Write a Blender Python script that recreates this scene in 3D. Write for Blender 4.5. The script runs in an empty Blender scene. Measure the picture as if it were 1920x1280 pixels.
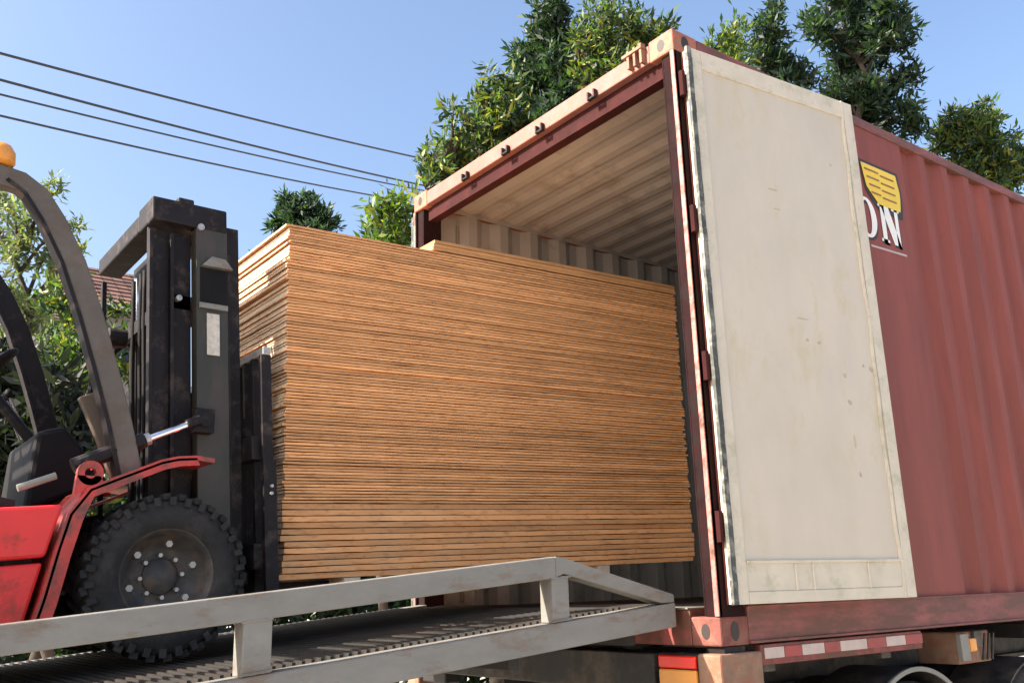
import bpy, math, random
import numpy as np
from mathutils import Vector, Matrix
random.seed(7)
rng = np.random.default_rng(7)
C = bpy.context.scene.collection
rad = math.radians

# ------------------------------------------------------------------ camera
scene = bpy.context.scene
cam = bpy.data.cameras.new('camera')
camo = bpy.data.objects.new('camera', cam)
C.objects.link(camo)
scene.camera = camo
yaw, pit, rol = rad(37.3317), rad(15.0288), rad(-1.6077)
fw = Vector((math.sin(yaw) * math.cos(pit), math.cos(yaw) * math.cos(pit), math.sin(pit)))
r0 = Vector((math.cos(yaw), -math.sin(yaw), 0)); u0 = r0.cross(fw)
rt = r0 * math.cos(rol) + u0 * math.sin(rol); up = -r0 * math.sin(rol) + u0 * math.cos(rol)
m3 = Matrix((rt, up, -fw)).transposed()
camo.matrix_world = Matrix.Translation((-3.0846, -2.6811, 0.2474)) @ m3.to_4x4()
cam.sensor_fit = 'HORIZONTAL'
cam.sensor_width = 36.0
cam.lens = 36.0 * 1735.9 / 1920
cam.clip_start = 0.05
cam.clip_end = 2000

# ------------------------------------------------------------------ sky, sun, exposure
SUN_EL, SUN_AZ = rad(36), rad(165)          # azimuth measured from +X towards +Y: sun stands at the left, slightly beyond the container mouth
sun_dir = Vector((math.cos(SUN_AZ) * math.cos(SUN_EL), math.sin(SUN_AZ) * math.cos(SUN_EL), math.sin(SUN_EL)))
w = bpy.data.worlds.new('World'); scene.world = w; w.use_nodes = True
nt = w.node_tree; nt.nodes.clear()
sky = nt.nodes.new('ShaderNodeTexSky'); sky.sky_type = 'NISHITA'; sky.sun_disc = False
sky.sun_elevation = SUN_EL
sky.sun_rotation = math.pi / 2 - SUN_AZ
sky.altitude = 50; sky.air_density = 1.05; sky.dust_density = 4.5; sky.ozone_density = 2.5
bg = nt.nodes.new('ShaderNodeBackground'); bg.inputs[1].default_value = 0.115
wo = nt.nodes.new('ShaderNodeOutputWorld')
nt.links.new(sky.outputs[0], bg.inputs[0]); nt.links.new(bg.outputs[0], wo.inputs[0])
sl = bpy.data.lights.new('sun', 'SUN'); sl.energy = 5.0; sl.angle = rad(0.6); sl.color = (1.0, 0.90, 0.76)
so = bpy.data.objects.new('sun', sl); C.objects.link(so)
so.rotation_euler = sun_dir.to_track_quat('Z', 'Y').to_euler()
scene.view_settings.view_transform = 'Standard'
scene.view_settings.look = 'None'
scene.view_settings.gamma = 1.0
scene.view_settings.use_curve_mapping = False
scene.view_settings.exposure = 1.58
scene.cycles.max_bounces = 8

GZ = -1.25    # ground level (z = 0 is the underside of the container)

# ------------------------------------------------------------------ materials
def mat(name, col, rough=0.6, metal=0.0, var=0.18, vscale=3.0, dirt=None, dirt_amt=0.0, dirt_scale=2.5,
        bump=0.0, bscale=40.0, streak=None, spec=0.5, island=0.0):
    m = bpy.data.materials.new(name); m.use_nodes = True
    n = m.node_tree.nodes; l = m.node_tree.links
    b = n['Principled BSDF']; b.inputs['Roughness'].default_value = rough; b.inputs['Metallic'].default_value = metal
    b.inputs['Specular IOR Level'].default_value = spec
    tc = n.new('ShaderNodeTexCoord'); src = tc.outputs['Object']
    mp = n.new('ShaderNodeMapping'); l.new(src, mp.inputs[0])
    if streak: mp.inputs['Scale'].default_value = streak
    nz = n.new('ShaderNodeTexNoise'); nz.inputs['Scale'].default_value = vscale; nz.inputs['Detail'].default_value = 7
    nz.inputs['Roughness'].default_value = 0.65
    l.new(mp.outputs[0], nz.inputs['Vector'])
    mr = n.new('ShaderNodeMapRange'); mr.inputs[1].default_value = 0.3; mr.inputs[2].default_value = 0.7
    mr.inputs[3].default_value = 1 - var; mr.inputs[4].default_value = 1 + var
    l.new(nz.outputs[0], mr.inputs[0])
    val = mr.outputs[0]
    if island > 0:
        g = n.new('ShaderNodeNewGeometry'); im = n.new('ShaderNodeMapRange')
        im.inputs[3].default_value = 1 - island; im.inputs[4].default_value = 1 + island
        l.new(g.outputs['Random Per Island'], im.inputs[0])
        mu = n.new('ShaderNodeMath'); mu.operation = 'MULTIPLY'; l.new(val, mu.inputs[0]); l.new(im.outputs[0], mu.inputs[1]); val = mu.outputs[0]
    hv = n.new('ShaderNodeVectorMath'); hv.operation = 'SCALE'; hv.inputs[0].default_value = col
    l.new(val, hv.inputs['Scale'])
    out = hv.outputs[0]
    if dirt:
        n2 = n.new('ShaderNodeTexNoise'); n2.inputs['Scale'].default_value = dirt_scale; n2.inputs['Detail'].default_value = 10
        n2.inputs['Roughness'].default_value = 0.72
        l.new(mp.outputs[0], n2.inputs['Vector'])
        cr = n.new('ShaderNodeMapRange'); cr.inputs[1].default_value = 0.62 - dirt_amt * 0.3; cr.inputs[2].default_value = 0.70 - dirt_amt * 0.2
        l.new(n2.outputs[0], cr.inputs[0])
        mx = n.new('ShaderNodeMix'); mx.data_type = 'RGBA'
        l.new(cr.outputs[0], mx.inputs[0]); l.new(out, mx.inputs[6]); mx.inputs[7].default_value = (*dirt, 1)
        out = mx.outputs[2]
    l.new(out, b.inputs['Base Color'])
    if bump > 0:
        n3 = n.new('ShaderNodeTexNoise'); n3.inputs['Scale'].default_value = bscale; n3.inputs['Detail'].default_value = 5
        l.new(src, n3.inputs['Vector'])
        bp = n.new('ShaderNodeBump'); bp.inputs['Strength'].default_value = bump; bp.inputs['Distance'].default_value = 0.01
        l.new(n3.outputs[0], bp.inputs['Height']); l.new(bp.outputs[0], b.inputs['Normal'])
    return m

RUST = (0.10, 0.035, 0.018)
M = {}
M['cont_red'] = mat('container_red_paint', (0.215, 0.050, 0.037), 0.7, var=0.2, vscale=1.6, dirt=(0.20, 0.05, 0.035), dirt_amt=0.35, dirt_scale=1.8, bump=0.18, bscale=5, streak=(3, 3, .5))
M['frame_red'] = mat('container_frame_red', (0.20, 0.040, 0.034), 0.6, var=0.3, vscale=5, dirt=RUST, dirt_amt=0.6, dirt_scale=7, bump=0.25, bscale=30)
M['post_shade'] = mat('post_shade_maroon', (0.016, 0.0045, 0.005), 0.9, spec=0.15, var=0.4, vscale=7, dirt=(0.015, 0.008, 0.008), dirt_amt=0.5, dirt_scale=9, bump=0.2)  # shade on the post recess and side, put into the paint colour
M['post_red'] = mat('container_post_worn_red', (0.40, 0.15, 0.13), 0.6, var=0.35, vscale=7, dirt=RUST, dirt_amt=0.45, dirt_scale=9, bump=0.25, bscale=30)
M['header_pink'] = mat('faded_header_paint', (0.225, 0.098, 0.080), 0.65, var=0.25, vscale=8, dirt=(0.26, 0.09, 0.06), dirt_amt=0.5, dirt_scale=9, bump=0.2)
M['cast'] = mat('rusty_casting', (0.34, 0.11, 0.07), 0.7, var=0.4, vscale=12, dirt=(0.30, 0.14, 0.08), dirt_amt=0.5, dirt_scale=14, bump=0.4, bscale=40)
M['rail_red'] = mat('container_rail_paint', (0.23, 0.065, 0.058), 0.6, var=0.28, vscale=4, dirt=(0.12, 0.045, 0.03), dirt_amt=0.7, dirt_scale=5, bump=0.2, streak=(.5, 1, 2))
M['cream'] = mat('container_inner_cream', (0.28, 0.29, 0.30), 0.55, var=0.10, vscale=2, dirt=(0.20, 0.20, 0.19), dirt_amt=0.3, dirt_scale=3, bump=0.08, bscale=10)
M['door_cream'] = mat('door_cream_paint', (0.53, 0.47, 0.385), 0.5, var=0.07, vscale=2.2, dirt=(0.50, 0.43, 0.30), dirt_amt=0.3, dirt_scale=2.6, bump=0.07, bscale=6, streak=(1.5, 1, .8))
M['door_frame'] = mat('door_stile_paint', (0.56, 0.50, 0.40), 0.5, var=0.10, vscale=6, dirt=(0.43, 0.40, 0.29), dirt_amt=0.35, dirt_scale=7, bump=0.1)
M['scuff'] = mat('scuff_mark', (0.40, 0.35, 0.26), 0.8, var=0.3)
M['gasket'] = mat('rubber_gasket', (0.055, 0.06, 0.055), 0.7, var=0.4, vscale=12, dirt=(0.25, 0.24, 0.21), dirt_amt=0.45, dirt_scale=9)
M['ply_floor'] = mat('container_floor_wood', (0.06, 0.04, 0.03), 0.7, var=0.3, streak=(.4, 4, 1))
M['yellow'] = mat('logo_yellow', (0.78, 0.55, 0.06), 0.6, var=0.08)
M['black_paint'] = mat('logo_black', (0.03, 0.02, 0.02), 0.6, var=0.1)
M['white_paint'] = mat('lettering_white', (0.80, 0.78, 0.75), 0.6, var=0.06)
M['ramp'] = mat('ramp_grey_steel', (0.195, 0.188, 0.170), 0.6, var=0.16, vscale=5, dirt=(0.16, 0.12, 0.09), dirt_amt=0.3, dirt_scale=6, bump=0.25, bscale=25, streak=(.6, 1, 1.5))
M['grate'] = mat('deck_grating_steel', (0.018, 0.017, 0.016), 0.7, var=0.3, vscale=9, dirt=(0.03, 0.022, 0.018), dirt_amt=0.5)
M['fork_red'] = mat('forklift_red_paint', (0.74, 0.030, 0.028), 0.38, var=0.12, vscale=3, dirt=(0.34, 0.035, 0.02), dirt_amt=0.32, dirt_scale=5, bump=0.04)
M['fender_red'] = mat('forklift_fender_red', (0.50, 0.045, 0.035), 0.45, var=0.2, vscale=8, dirt=(0.16, 0.05, 0.035), dirt_amt=0.5, dirt_scale=10, bump=0.15)
M['guard'] = mat('guard_brown_grey', (0.11, 0.088, 0.070), 0.5, var=0.25, vscale=6, dirt=(0.10, 0.07, 0.05), dirt_amt=0.5, dirt_scale=9, bump=0.15)
M['olive'] = mat('mast_olive_grey', (0.032, 0.030, 0.021), 0.5, var=0.25, vscale=6, dirt=(0.05, 0.035, 0.03), dirt_amt=0.5, dirt_scale=8, bump=0.15, streak=(1, 1, .4))
M['black'] = mat('black_painted_steel', (0.010, 0.007, 0.008), 0.6, spec=0.28, var=0.45, vscale=9, dirt=(0.05, 0.035, 0.03), dirt_amt=0.3, dirt_scale=10, bump=0.1)
M['chain'] = mat('greasy_chain', (0.055, 0.048, 0.045), 0.4, metal=0.6, var=0.4, vscale=30)
M['chrome'] = mat('chromed_rod', (0.80, 0.80, 0.86), 0.16, metal=0.9, var=0.03)
M['bolt'] = mat('bright_bolt', (0.42, 0.39, 0.36), 0.35, metal=0.5, var=0.25, vscale=40)
M['tyre'] = mat('tyre_rubber', (0.022, 0.020, 0.019), 0.9, var=0.35, vscale=12, dirt=(0.040, 0.034, 0.030), dirt_amt=0.4, dirt_scale=9, bump=0.3, bscale=60)
M['rim'] = mat('dark_rim', (0.05, 0.045, 0.042), 0.6, var=0.4, vscale=14, dirt=(0.10, 0.07, 0.05), dirt_amt=0.5, dirt_scale=12)
M['label'] = mat('label_paper', (0.55, 0.50, 0.43), 0.6, var=0.25, vscale=45)
M['amber'] = mat('amber_lens', (0.75, 0.30, 0.05), 0.25, var=0.1)
M['red_lens'] = mat('red_lens', (0.75, 0.02, 0.01), 0.2, var=0.1)
M['tape_white'] = mat('reflective_white', (0.46, 0.37, 0.33), 0.4, var=0.12, vscale=12)
M['tape_red'] = mat('reflective_red', (0.28, 0.035, 0.035), 0.4, var=0.2, vscale=12)
M['trailer'] = mat('trailer_dark_steel', (0.018, 0.018, 0.019), 0.6, var=0.4, vscale=4, dirt=(0.09, 0.07, 0.055), dirt_amt=0.5)
M['cast_low'] = mat('dull_red_casting', (0.17, 0.05, 0.038), 0.75, var=0.4, vscale=12, dirt=(0.20, 0.09, 0.06), dirt_amt=0.4, dirt_scale=14, bump=0.4, bscale=40)
M['rebate'] = mat('rebate_shade_red', (0.035, 0.006, 0.006), 0.85, spec=0.2, var=0.4, vscale=9)  # shadow below the header put into the colour; hinges share it
M['tan'] = mat('rusty_tan_bolster', (0.24, 0.14, 0.09), 0.75, var=0.3, vscale=10, dirt=(0.25, 0.10, 0.06), dirt_amt=0.5, dirt_scale=12, bump=0.3)
M['mud'] = mat('pale_mudguard', (0.22, 0.21, 0.18), 0.6, var=0.2, vscale=5)
M['seat'] = mat('black_vinyl', (0.007, 0.006, 0.007), 0.7, spec=0.2, var=0.3, vscale=7, bump=0.1)
M['timber'] = mat('pale_timber', (0.62, 0.48, 0.34), 0.75, var=0.2, vscale=8, bump=0.2)
M['bark'] = mat('bark', (0.055, 0.040, 0.030), 0.9, var=0.4, vscale=8, bump=0.6, bscale=20, streak=(1, 1, .3))
M['cable'] = mat('cable_sheath', (0.045, 0.05, 0.06), 0.6, var=0.1)
M['wall_house'] = mat('house_plaster', (0.34, 0.30, 0.27), 0.8, var=0.2, vscale=1.2, dirt=(0.15, 0.13, 0.11), dirt_amt=0.5, dirt_scale=1.5)
M['roof_brown'] = mat('brown_roof_tile', (0.13, 0.062, 0.045), 0.8, var=0.3, vscale=2, island=0.35)
M['white_trim'] = mat('white_trim', (0.62, 0.62, 0.60), 0.6, var=0.1)
M['glass'] = mat('dark_window_glass', (0.03, 0.035, 0.04), 0.1, var=0.2)

def ply_mat(name, base, line, island=0.0):
    m = bpy.data.materials.new(name); m.use_nodes = True
    n = m.node_tree.nodes; l = m.node_tree.links; b = n['Principled BSDF']; b.inputs['Roughness'].default_value = 0.75
    tc = n.new('ShaderNodeTexCoord'); oi = n.new('ShaderNodeObjectInfo')
    add = n.new('ShaderNodeVectorMath'); add.operation = 'ADD'
    cmb = n.new('ShaderNodeCombineXYZ'); sc = n.new('ShaderNodeMath'); sc.operation = 'MULTIPLY'; sc.inputs[1].default_value = 37.0
    l.new(oi.outputs['Random'], sc.inputs[0]); l.new(sc.outputs[0], cmb.inputs[0]); l.new(sc.outputs[0], cmb.inputs[1])
    l.new(tc.outputs['Object'], add.inputs[0]); l.new(cmb.outputs[0], add.inputs[1])
    # broad tone along the sheet
    mp = n.new('ShaderNodeMapping'); mp.inputs['Scale'].default_value = (3, 3, 1); l.new(add.outputs[0], mp.inputs[0])
    nz = n.new('ShaderNodeTexNoise'); nz.inputs['Scale'].default_value = 1.0; nz.inputs['Detail'].default_value = 4; l.new(mp.outputs[0], nz.inputs[0])
    # short dark core voids
    mp2 = n.new('ShaderNodeMapping'); mp2.inputs['Scale'].default_value = (22, 22, 75); l.new(add.outputs[0], mp2.inputs[0])
    n2 = n.new('ShaderNodeTexNoise'); n2.inputs['Scale'].default_value = 1.0; n2.inputs['Detail'].default_value = 2; l.new(mp2.outputs[0], n2.inputs[0])
    # glue lines: darker veneer layers through the thickness
    sp = n.new('ShaderNodeSeparateXYZ'); l.new(tc.outputs['Object'], sp.inputs[0])
    wv = n.new('ShaderNodeMath'); wv.operation = 'MULTIPLY'; wv.inputs[1].default_value = 2 * math.pi / 0.0052; l.new(sp.outputs[2], wv.inputs[0])
    sn = n.new('ShaderNodeMath'); sn.operation = 'COSINE'; l.new(wv.outputs[0], sn.inputs[0])
    mr0 = n.new('ShaderNodeMapRange'); mr0.inputs[1].default_value = -1; mr0.inputs[2].default_value = 1; mr0.inputs[3].default_value = 0.0; mr0.inputs[4].default_value = 0.2
    l.new(sn.outputs[0], mr0.inputs[0])
    mr = n.new('ShaderNodeMapRange'); mr.inputs[1].default_value = 0.53; mr.inputs[2].default_value = 0.66; mr.inputs[4].default_value = 0.5
    l.new(n2.outputs[0], mr.inputs[0])
    mxm = n.new('ShaderNodeMath'); mxm.operation = 'MAXIMUM'; l.new(mr.outputs[0], mxm.inputs[0]); l.new(mr0.outputs[0], mxm.inputs[1])
    mix = n.new('ShaderNodeMix'); mix.data_type = 'RGBA'; mix.inputs[6].default_value = (*base, 1); mix.inputs[7].default_value = (*line, 1)
    l.new(mxm.outputs[0], mix.inputs[0])
    vr = n.new('ShaderNodeMapRange'); vr.inputs[1].default_value = 0.3; vr.inputs[2].default_value = 0.7; vr.inputs[3].default_value = 0.84; vr.inputs[4].default_value = 1.16
    l.new(nz.outputs[0], vr.inputs[0])
    ro = n.new('ShaderNodeMapRange'); ro.inputs[3].default_value = 0.74; ro.inputs[4].default_value = 1.24; l.new(oi.outputs['Random'], ro.inputs[0])
    mm = n.new('ShaderNodeMath'); mm.operation = 'MULTIPLY'; l.new(vr.outputs[0], mm.inputs[0]); l.new(ro.outputs[0], mm.inputs[1])
    vs = n.new('ShaderNodeVectorMath'); vs.operation = 'SCALE'; l.new(mix.outputs[2], vs.inputs[0]); l.new(mm.outputs[0], vs.inputs['Scale'])
    l.new(vs.outputs[0], b.inputs['Base Color'])
    return m
M['ply'] = ply_mat('plywood_edge', (0.74, 0.365, 0.150), (0.36, 0.15, 0.055))
M['ply_end'] = ply_mat('plywood_end_sunlit', (0.60, 0.47, 0.32), (0.34, 0.21, 0.12))  # same plywood; sunlight on the stack ends painted as a paler cream
M['ply_top'] = ply_mat('plywood_fresh_edge', (0.62, 0.31, 0.12), (0.40, 0.17, 0.06))

def leaf_mat(name, dark, light, yellow=None):
    m = bpy.data.materials.new(name); m.use_nodes = True
    n = m.node_tree.nodes; l = m.node_tree.links
    b = n['Principled BSDF']; b.inputs['Roughness'].default_value = 0.5
    g = n.new('ShaderNodeNewGeometry'); cr = n.new('ShaderNodeValToRGB')
    cr.color_ramp.elements[0].color = (*dark, 1); cr.color_ramp.elements[1].color = (*light, 1)
    cr.color_ramp.elements[0].position = 0.15
    if yellow:
        cr.color_ramp.elements[1].position = 0.82
        e = cr.color_ramp.elements.new(0.97); e.color = (*yellow, 1)
    l.new(g.outputs['Random Per Island'], cr.inputs[0])
    l.new(cr.outputs[0], b.inputs['Base Color'])
    tr = n.new('ShaderNodeBsdfTranslucent'); br = n.new('ShaderNodeVectorMath'); br.operation = 'MULTIPLY'
    br.inputs[1].default_value = (1.7, 1.9, 0.7); l.new(cr.outputs[0], br.inputs[0]); l.new(br.outputs[0], tr.inputs[0])
    ms = n.new('ShaderNodeMixShader'); ms.inputs[0].default_value = 0.42
    l.new(b.outputs[0], ms.inputs[1]); l.new(tr.outputs[0], ms.inputs[2]); l.new(ms.outputs[0], n['Material Output'].inputs[0])
    return m
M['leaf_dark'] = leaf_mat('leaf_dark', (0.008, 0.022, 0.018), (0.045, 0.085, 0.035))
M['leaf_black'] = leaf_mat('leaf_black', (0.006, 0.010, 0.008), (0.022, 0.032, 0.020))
M['leaf_mid'] = leaf_mat('leaf_mid', (0.010, 0.026, 0.016), (0.080, 0.135, 0.030), (0.24, 0.21, 0.03))
M['leaf_light'] = leaf_mat('leaf_light', (0.025, 0.055, 0.016), (0.12, 0.19, 0.030), (0.27, 0.24, 0.03))
M['leaf_grey'] = leaf_mat('leaf_grey', (0.07, 0.10, 0.06), (0.18, 0.21, 0.11), (0.25, 0.22, 0.08))

# ground: pale warm tone chosen to bounce fill light onto shaded faces
gm = bpy.data.materials.new('yard_bounce_concrete'); gm.use_nodes = True
n = gm.node_tree.nodes; l = gm.node_tree.links
tc = n.new('ShaderNodeTexCoord'); nz = n.new('ShaderNodeTexNoise'); nz.inputs['Scale'].default_value = 0.6; nz.inputs['Detail'].default_value = 12
cr = n.new('ShaderNodeValToRGB'); cr.color_ramp.elements[0].color = (0.33, 0.295, 0.245, 1); cr.color_ramp.elements[1].color = (0.46, 0.415, 0.35, 1)
cr.color_ramp.elements[0].position = 0.35; cr.color_ramp.elements[1].position = 0.7
l.new(tc.outputs['Object'], nz.inputs[0]); l.new(nz.outputs[0], cr.inputs[0]); l.new(cr.outputs[0], n['Principled BSDF'].inputs['Base Color'])
n['Principled BSDF'].inputs['Roughness'].default_value = 0.9
M['ground'] = gm

# ------------------------------------------------------------------ mesh builder
class MB:
    def __init__(s): s.v = []; s.f = []; s.mi = []
    def add(s, vs, fs, mi=0):
        o = len(s.v); s.v += [tuple(p) for p in vs]; s.f += [tuple(i + o for i in q) for q in fs]; s.mi += [mi] * len(fs); return s
    def box(s, a, b, mi=0, T=None):
        (x0, y0, z0), (x1, y1, z1) = a, b
        vs = [Vector(p) for p in ((x0,y0,z0),(x1,y0,z0),(x1,y1,z0),(x0,y1,z0),(x0,y0,z1),(x1,y0,z1),(x1,y1,z1),(x0,y1,z1))]
        if T is not None: vs = [T @ p for p in vs]
        return s.add(vs, [(0,3,2,1),(4,5,6,7),(0,1,5,4),(1,2,6,5),(2,3,7,6),(3,0,4,7)], mi)
    def prism(s, pts, y0, y1, mi=0, T=None):
        """outline in the XZ plane pushed along Y"""
        k = len(pts); vs = [Vector((x, y0, z)) for x, z in pts] + [Vector((x, y1, z)) for x, z in pts]
        if T is not None: vs = [T @ p for p in vs]
        fs = [tuple(range(k)), tuple(range(2 * k - 1, k - 1, -1))] + [(i, i + k, (i + 1) % k + k, (i + 1) % k) for i in range(k)]
        return s.add(vs, fs, mi)
    def strip(s, path, th, y0, y1, mi=0):
        """bent plate: XZ path with thickness, pushed along Y"""
        L, Rr = [], []
        for i, p in enumerate(path):
            a = path[max(i - 1, 0)]; b = path[min(i + 1, len(path) - 1)]
            d = Vector((b[0] - a[0], b[1] - a[1])).normalized(); nn = Vector((-d.y, d.x)) * th / 2
            L.append((p[0] + nn.x, p[1] + nn.y)); Rr.append((p[0] - nn.x, p[1] - nn.y))
        for i in range(len(path) - 1):
            s.prism([L[i], L[i + 1], Rr[i + 1], Rr[i]], y0, y1, mi)
        return s
    def tube(s, path, r, seg=8, mi=0, r2=None):
        P = [Vector(p) for p in path]; rings = []
        for i, p in enumerate(P):
            d = (P[min(i + 1, len(P) - 1)] - P[max(i - 1, 0)]).normalized()
            a = Vector((0, 0, 1)) if abs(d.z) < 0.9 else Vector((1, 0, 0))
            u = d.cross(a).normalized(); v = d.cross(u)
            rr = r if r2 is None else r + (r2 - r) * i / (len(P) - 1)
            rings.append([p + (u * math.cos(2 * math.pi * k / seg) + v * math.sin(2 * math.pi * k / seg)) * rr for k in range(seg)])
        vs = [q for ring in rings for q in ring]; fs = []
        for i in range(len(P) - 1):
            for k in range(seg):
                a = i * seg + k; b = i * seg + (k + 1) % seg
                fs.append((a, b, b + seg, a + seg))
        fs.append(tuple(range(seg))[::-1]); fs.append(tuple(range((len(P) - 1) * seg, len(P) * seg)))
        return s.add(vs, fs, mi)
    def sect(s, path, prof, mi=0):
        """sweep a section given in (side, y) along an XZ path, path items (x, y, z)"""
        P = [Vector(p) for p in path]; rings = []
        for i, p in enumerate(P):
            d = (P[min(i + 1, len(P) - 1)] - P[max(i - 1, 0)]).normalized()
            yv = Vector((0, 1, 0)); u = d.cross(yv).normalized(); v = u.cross(d).normalized()
            rings.append([p + u * a + v * b for a, b in prof])
        k = len(prof); vs = [q for ring in rings for q in ring]; fs = []
        for i in range(len(P) - 1):
            for j in range(k):
                a = i * k + j; b = i * k + (j + 1) % k
                fs.append((a, b, b + k, a + k))
        fs.append(tuple(range(k))[::-1]); fs.append(tuple(range((len(P) - 1) * k, len(P) * k)))
        return s.add(vs, fs, mi)
    def lathe(s, prof, c, axis='Y', seg=32, mi=0):
        """prof: (radius, offset along the axis)"""
        vs = []; k = len(prof)
        for i in range(seg):
            a = 2 * math.pi * i / seg
            for r, o in prof:
                if axis == 'Y': vs.append((c[0] + r * math.cos(a), c[1] + o, c[2] + r * math.sin(a)))
                elif axis == 'Z': vs.append((c[0] + r * math.cos(a), c[1] + r * math.sin(a), c[2] + o))
                else: vs.append((c[0] + o, c[1] + r * math.cos(a), c[2] + r * math.sin(a)))
        fs = []
        for i in range(seg):
            j = (i + 1) % seg
            for q in range(k - 1): fs.append((i * k + q, i * k + q + 1, j * k + q + 1, j * k + q))
        return s.add(vs, fs, mi)
    def mesh(s, name, mats):
        me = bpy.data.meshes.new(name); me.from_pydata(s.v, [], s.f)
        for m in mats: me.materials.append(m)
        if len(mats) > 1: me.polygons.foreach_set('material_index', s.mi)
        me.update(); return me

def fix_normals(me):
    import bmesh
    bm = bmesh.new(); bm.from_mesh(me); bmesh.ops.recalc_face_normals(bm, faces=bm.faces); bm.to_mesh(me); bm.free()

def link(name, me, parent=None, bevel=0.0, smooth=False, label=None):
    o = bpy.data.objects.new(name, me); C.objects.link(o)
    if parent is not None:
        o.parent = parent; o.matrix_parent_inverse = PM[parent.name].inverted()
    PM[o.name] = Matrix.Identity(4)
    if bevel:
        b = o.modifiers.new('bevel', 'BEVEL'); b.width = bevel; b.segments = 2; b.limit_method = 'ANGLE'
    if smooth:
        for p in me.polygons: p.use_smooth = True
    if label: o['label'] = label
    return o
PM = {}
def part(name, mb, m, parent=None, bevel=0.0, smooth=False, label=None):
    mats = m if isinstance(m, (list, tuple)) else [m]
    me = mb.mesh(name, mats); fix_normals(me)
    return link(name, me, parent, bevel, smooth, label)
def thing(name, label, cat, loc, group=None):
    o = bpy.data.objects.new(name, None); C.objects.link(o); o.location = loc; o.empty_display_size = 0.2
    o['label'] = label; o['category'] = cat
    if group: o['group'] = group
    PM[o.name] = Matrix.Translation(loc); return o
def tag(o, label, cat, group=None):
    o['label'] = label; o['category'] = cat
    if group: o['group'] = group
    return o
# ------------------------------------------------------------------ ground
gd = MB(); gd.add([(-900, -900, GZ), (900, -900, GZ), (900, 900, GZ), (-900, 900, GZ)], [(0, 1, 2, 3)])
g = part('ground', gd, M['ground']); g['kind'] = 'structure'; g['label'] = 'pale concrete yard under the trailer and ramp, toned to bounce light'

# ------------------------------------------------------------------ shipping container
CL, CW, CH = 12.19, 2.438, 2.896
cont = thing('shipping_container', 'red shipping container on a trailer with its cream-lined doors folded open', 'shipping container', (0, 0, 0))

def wave(x, xs0=2.02):           # depth of the side corrugation at x
    if x < xs0: return 0.012
    t = (x - xs0) % 0.278
    if t < 0.068: return 0.010 + 0.040 * t / 0.068
    if t < 0.139: return 0.050
    if t < 0.207: return 0.050 - 0.040 * (t - 0.139) / 0.068
    return 0.010
def side_wall(mirror):
    xs0 = 0.352 if mirror else 2.02; xs = [0.16, xs0]; x = xs0
    while x < CL - 0.45:
        xs += [x + 0.068, x + 0.139, x + 0.207, x + 0.278]; x += 0.278
    xs.append(CL - 0.16)
    z0, z1 = 0.155, 2.84
    b = MB(); vo = []; vi = []
    f = (lambda y: y) if not mirror else (lambda y: CW - y)
    for x in xs:
        y = wave(min(x, CL - 0.45) + 1e-6, xs0) if x < CL - 0.2 else 0.010
        vo += [(x, f(y), z0), (x, f(y), z1)]; vi += [(x, f(y + 0.004), z0), (x, f(y + 0.004), z1)]
    fs = [(2 * i, 2 * i + 2, 2 * i + 3, 2 * i + 1) for i in range(len(xs) - 1)]
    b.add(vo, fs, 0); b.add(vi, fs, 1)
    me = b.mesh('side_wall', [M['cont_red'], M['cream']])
    return link('side_wall', me, cont)
side_wall(False); side_wall(True)
# roof: ribs run across, cream inside
b = MB(); vo = []; vi = []; x = 0.14; k = 0; xs = []
while x < CL - 0.2:
    xs += [(x, 0), (x + 0.05, 1), (x + 0.105, 1), (x + 0.155, 0)]; x += 0.209
for x, h in xs:
    z = 2.868 - 0.017 * h
    vo += [(x, 0.05, z), (x, CW - 0.05, z)]; vi += [(x, 0.05, z - 0.004), (x, CW - 0.05, z - 0.004)]
fs = [(2 * i, 2 * i + 2, 2 * i + 3, 2 * i + 1) for i in range(len(xs) - 1)]
b.add(vo, fs, 0); b.add(vi, fs, 1)
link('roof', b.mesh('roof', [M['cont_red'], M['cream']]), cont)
for ya, yb in ((0.0585, 0.064), (CW - 0.064, CW - 0.0585)):
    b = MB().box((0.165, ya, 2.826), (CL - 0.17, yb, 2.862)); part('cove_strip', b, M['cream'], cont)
b = MB().box((0.16, 0.05, 0.12), (CL - 0.16, CW - 0.05, 0.15)); part('floor', b, M['ply_floor'], cont)
b = MB().box((CL - 0.10, 0.06, 0.15), (CL - 0.06, CW - 0.06, 2.80)); part('front_wall', b, M['cont_red'], cont)
b = MB().box((CL - 0.115, 0.06, 0.152), (CL - 0.104, CW - 0.06, 2.80)); part('front_lining', b, M['cream'], cont)
for y0, y1 in ((0.0, 0.058), (CW - 0.058, CW)):
    b = MB().box((0.178, y0, 2.832), (CL - 0.178, y1, 2.892)); part('top_rail', b, M['rail_red'], cont, bevel=0.006)
    s = 1 if y0 == 0 else -1; ye = 0 if s == 1 else CW
    b = MB()
    ya, yb = sorted((ye, ye + s * 0.045)); b.box((0.178, ya, 0.012), (CL - 0.178, yb, 0.158))
    ya, yb = sorted((ye - s * 0.008, ye + s * 0.06)); b.box((0.178, ya, 0.150), (CL - 0.178, yb, 0.160))
    ya, yb = sorted((ye - s * 0.010, ye + s * 0.05)); b.box((0.178, ya, 0.004), (CL - 0.178, yb, 0.016))
    part('bottom_rail', b, M['rail_red'], cont, bevel=0.003)
# cross members under the floor
b = MB(); x = 0.5
while x < CL - 0.3: b.box((x, 0.06, 0.02), (x + 0.045, CW - 0.06, 0.118)); x += 0.31
o = part('floor_crossmember', b, M['frame_red'], cont)
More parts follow.
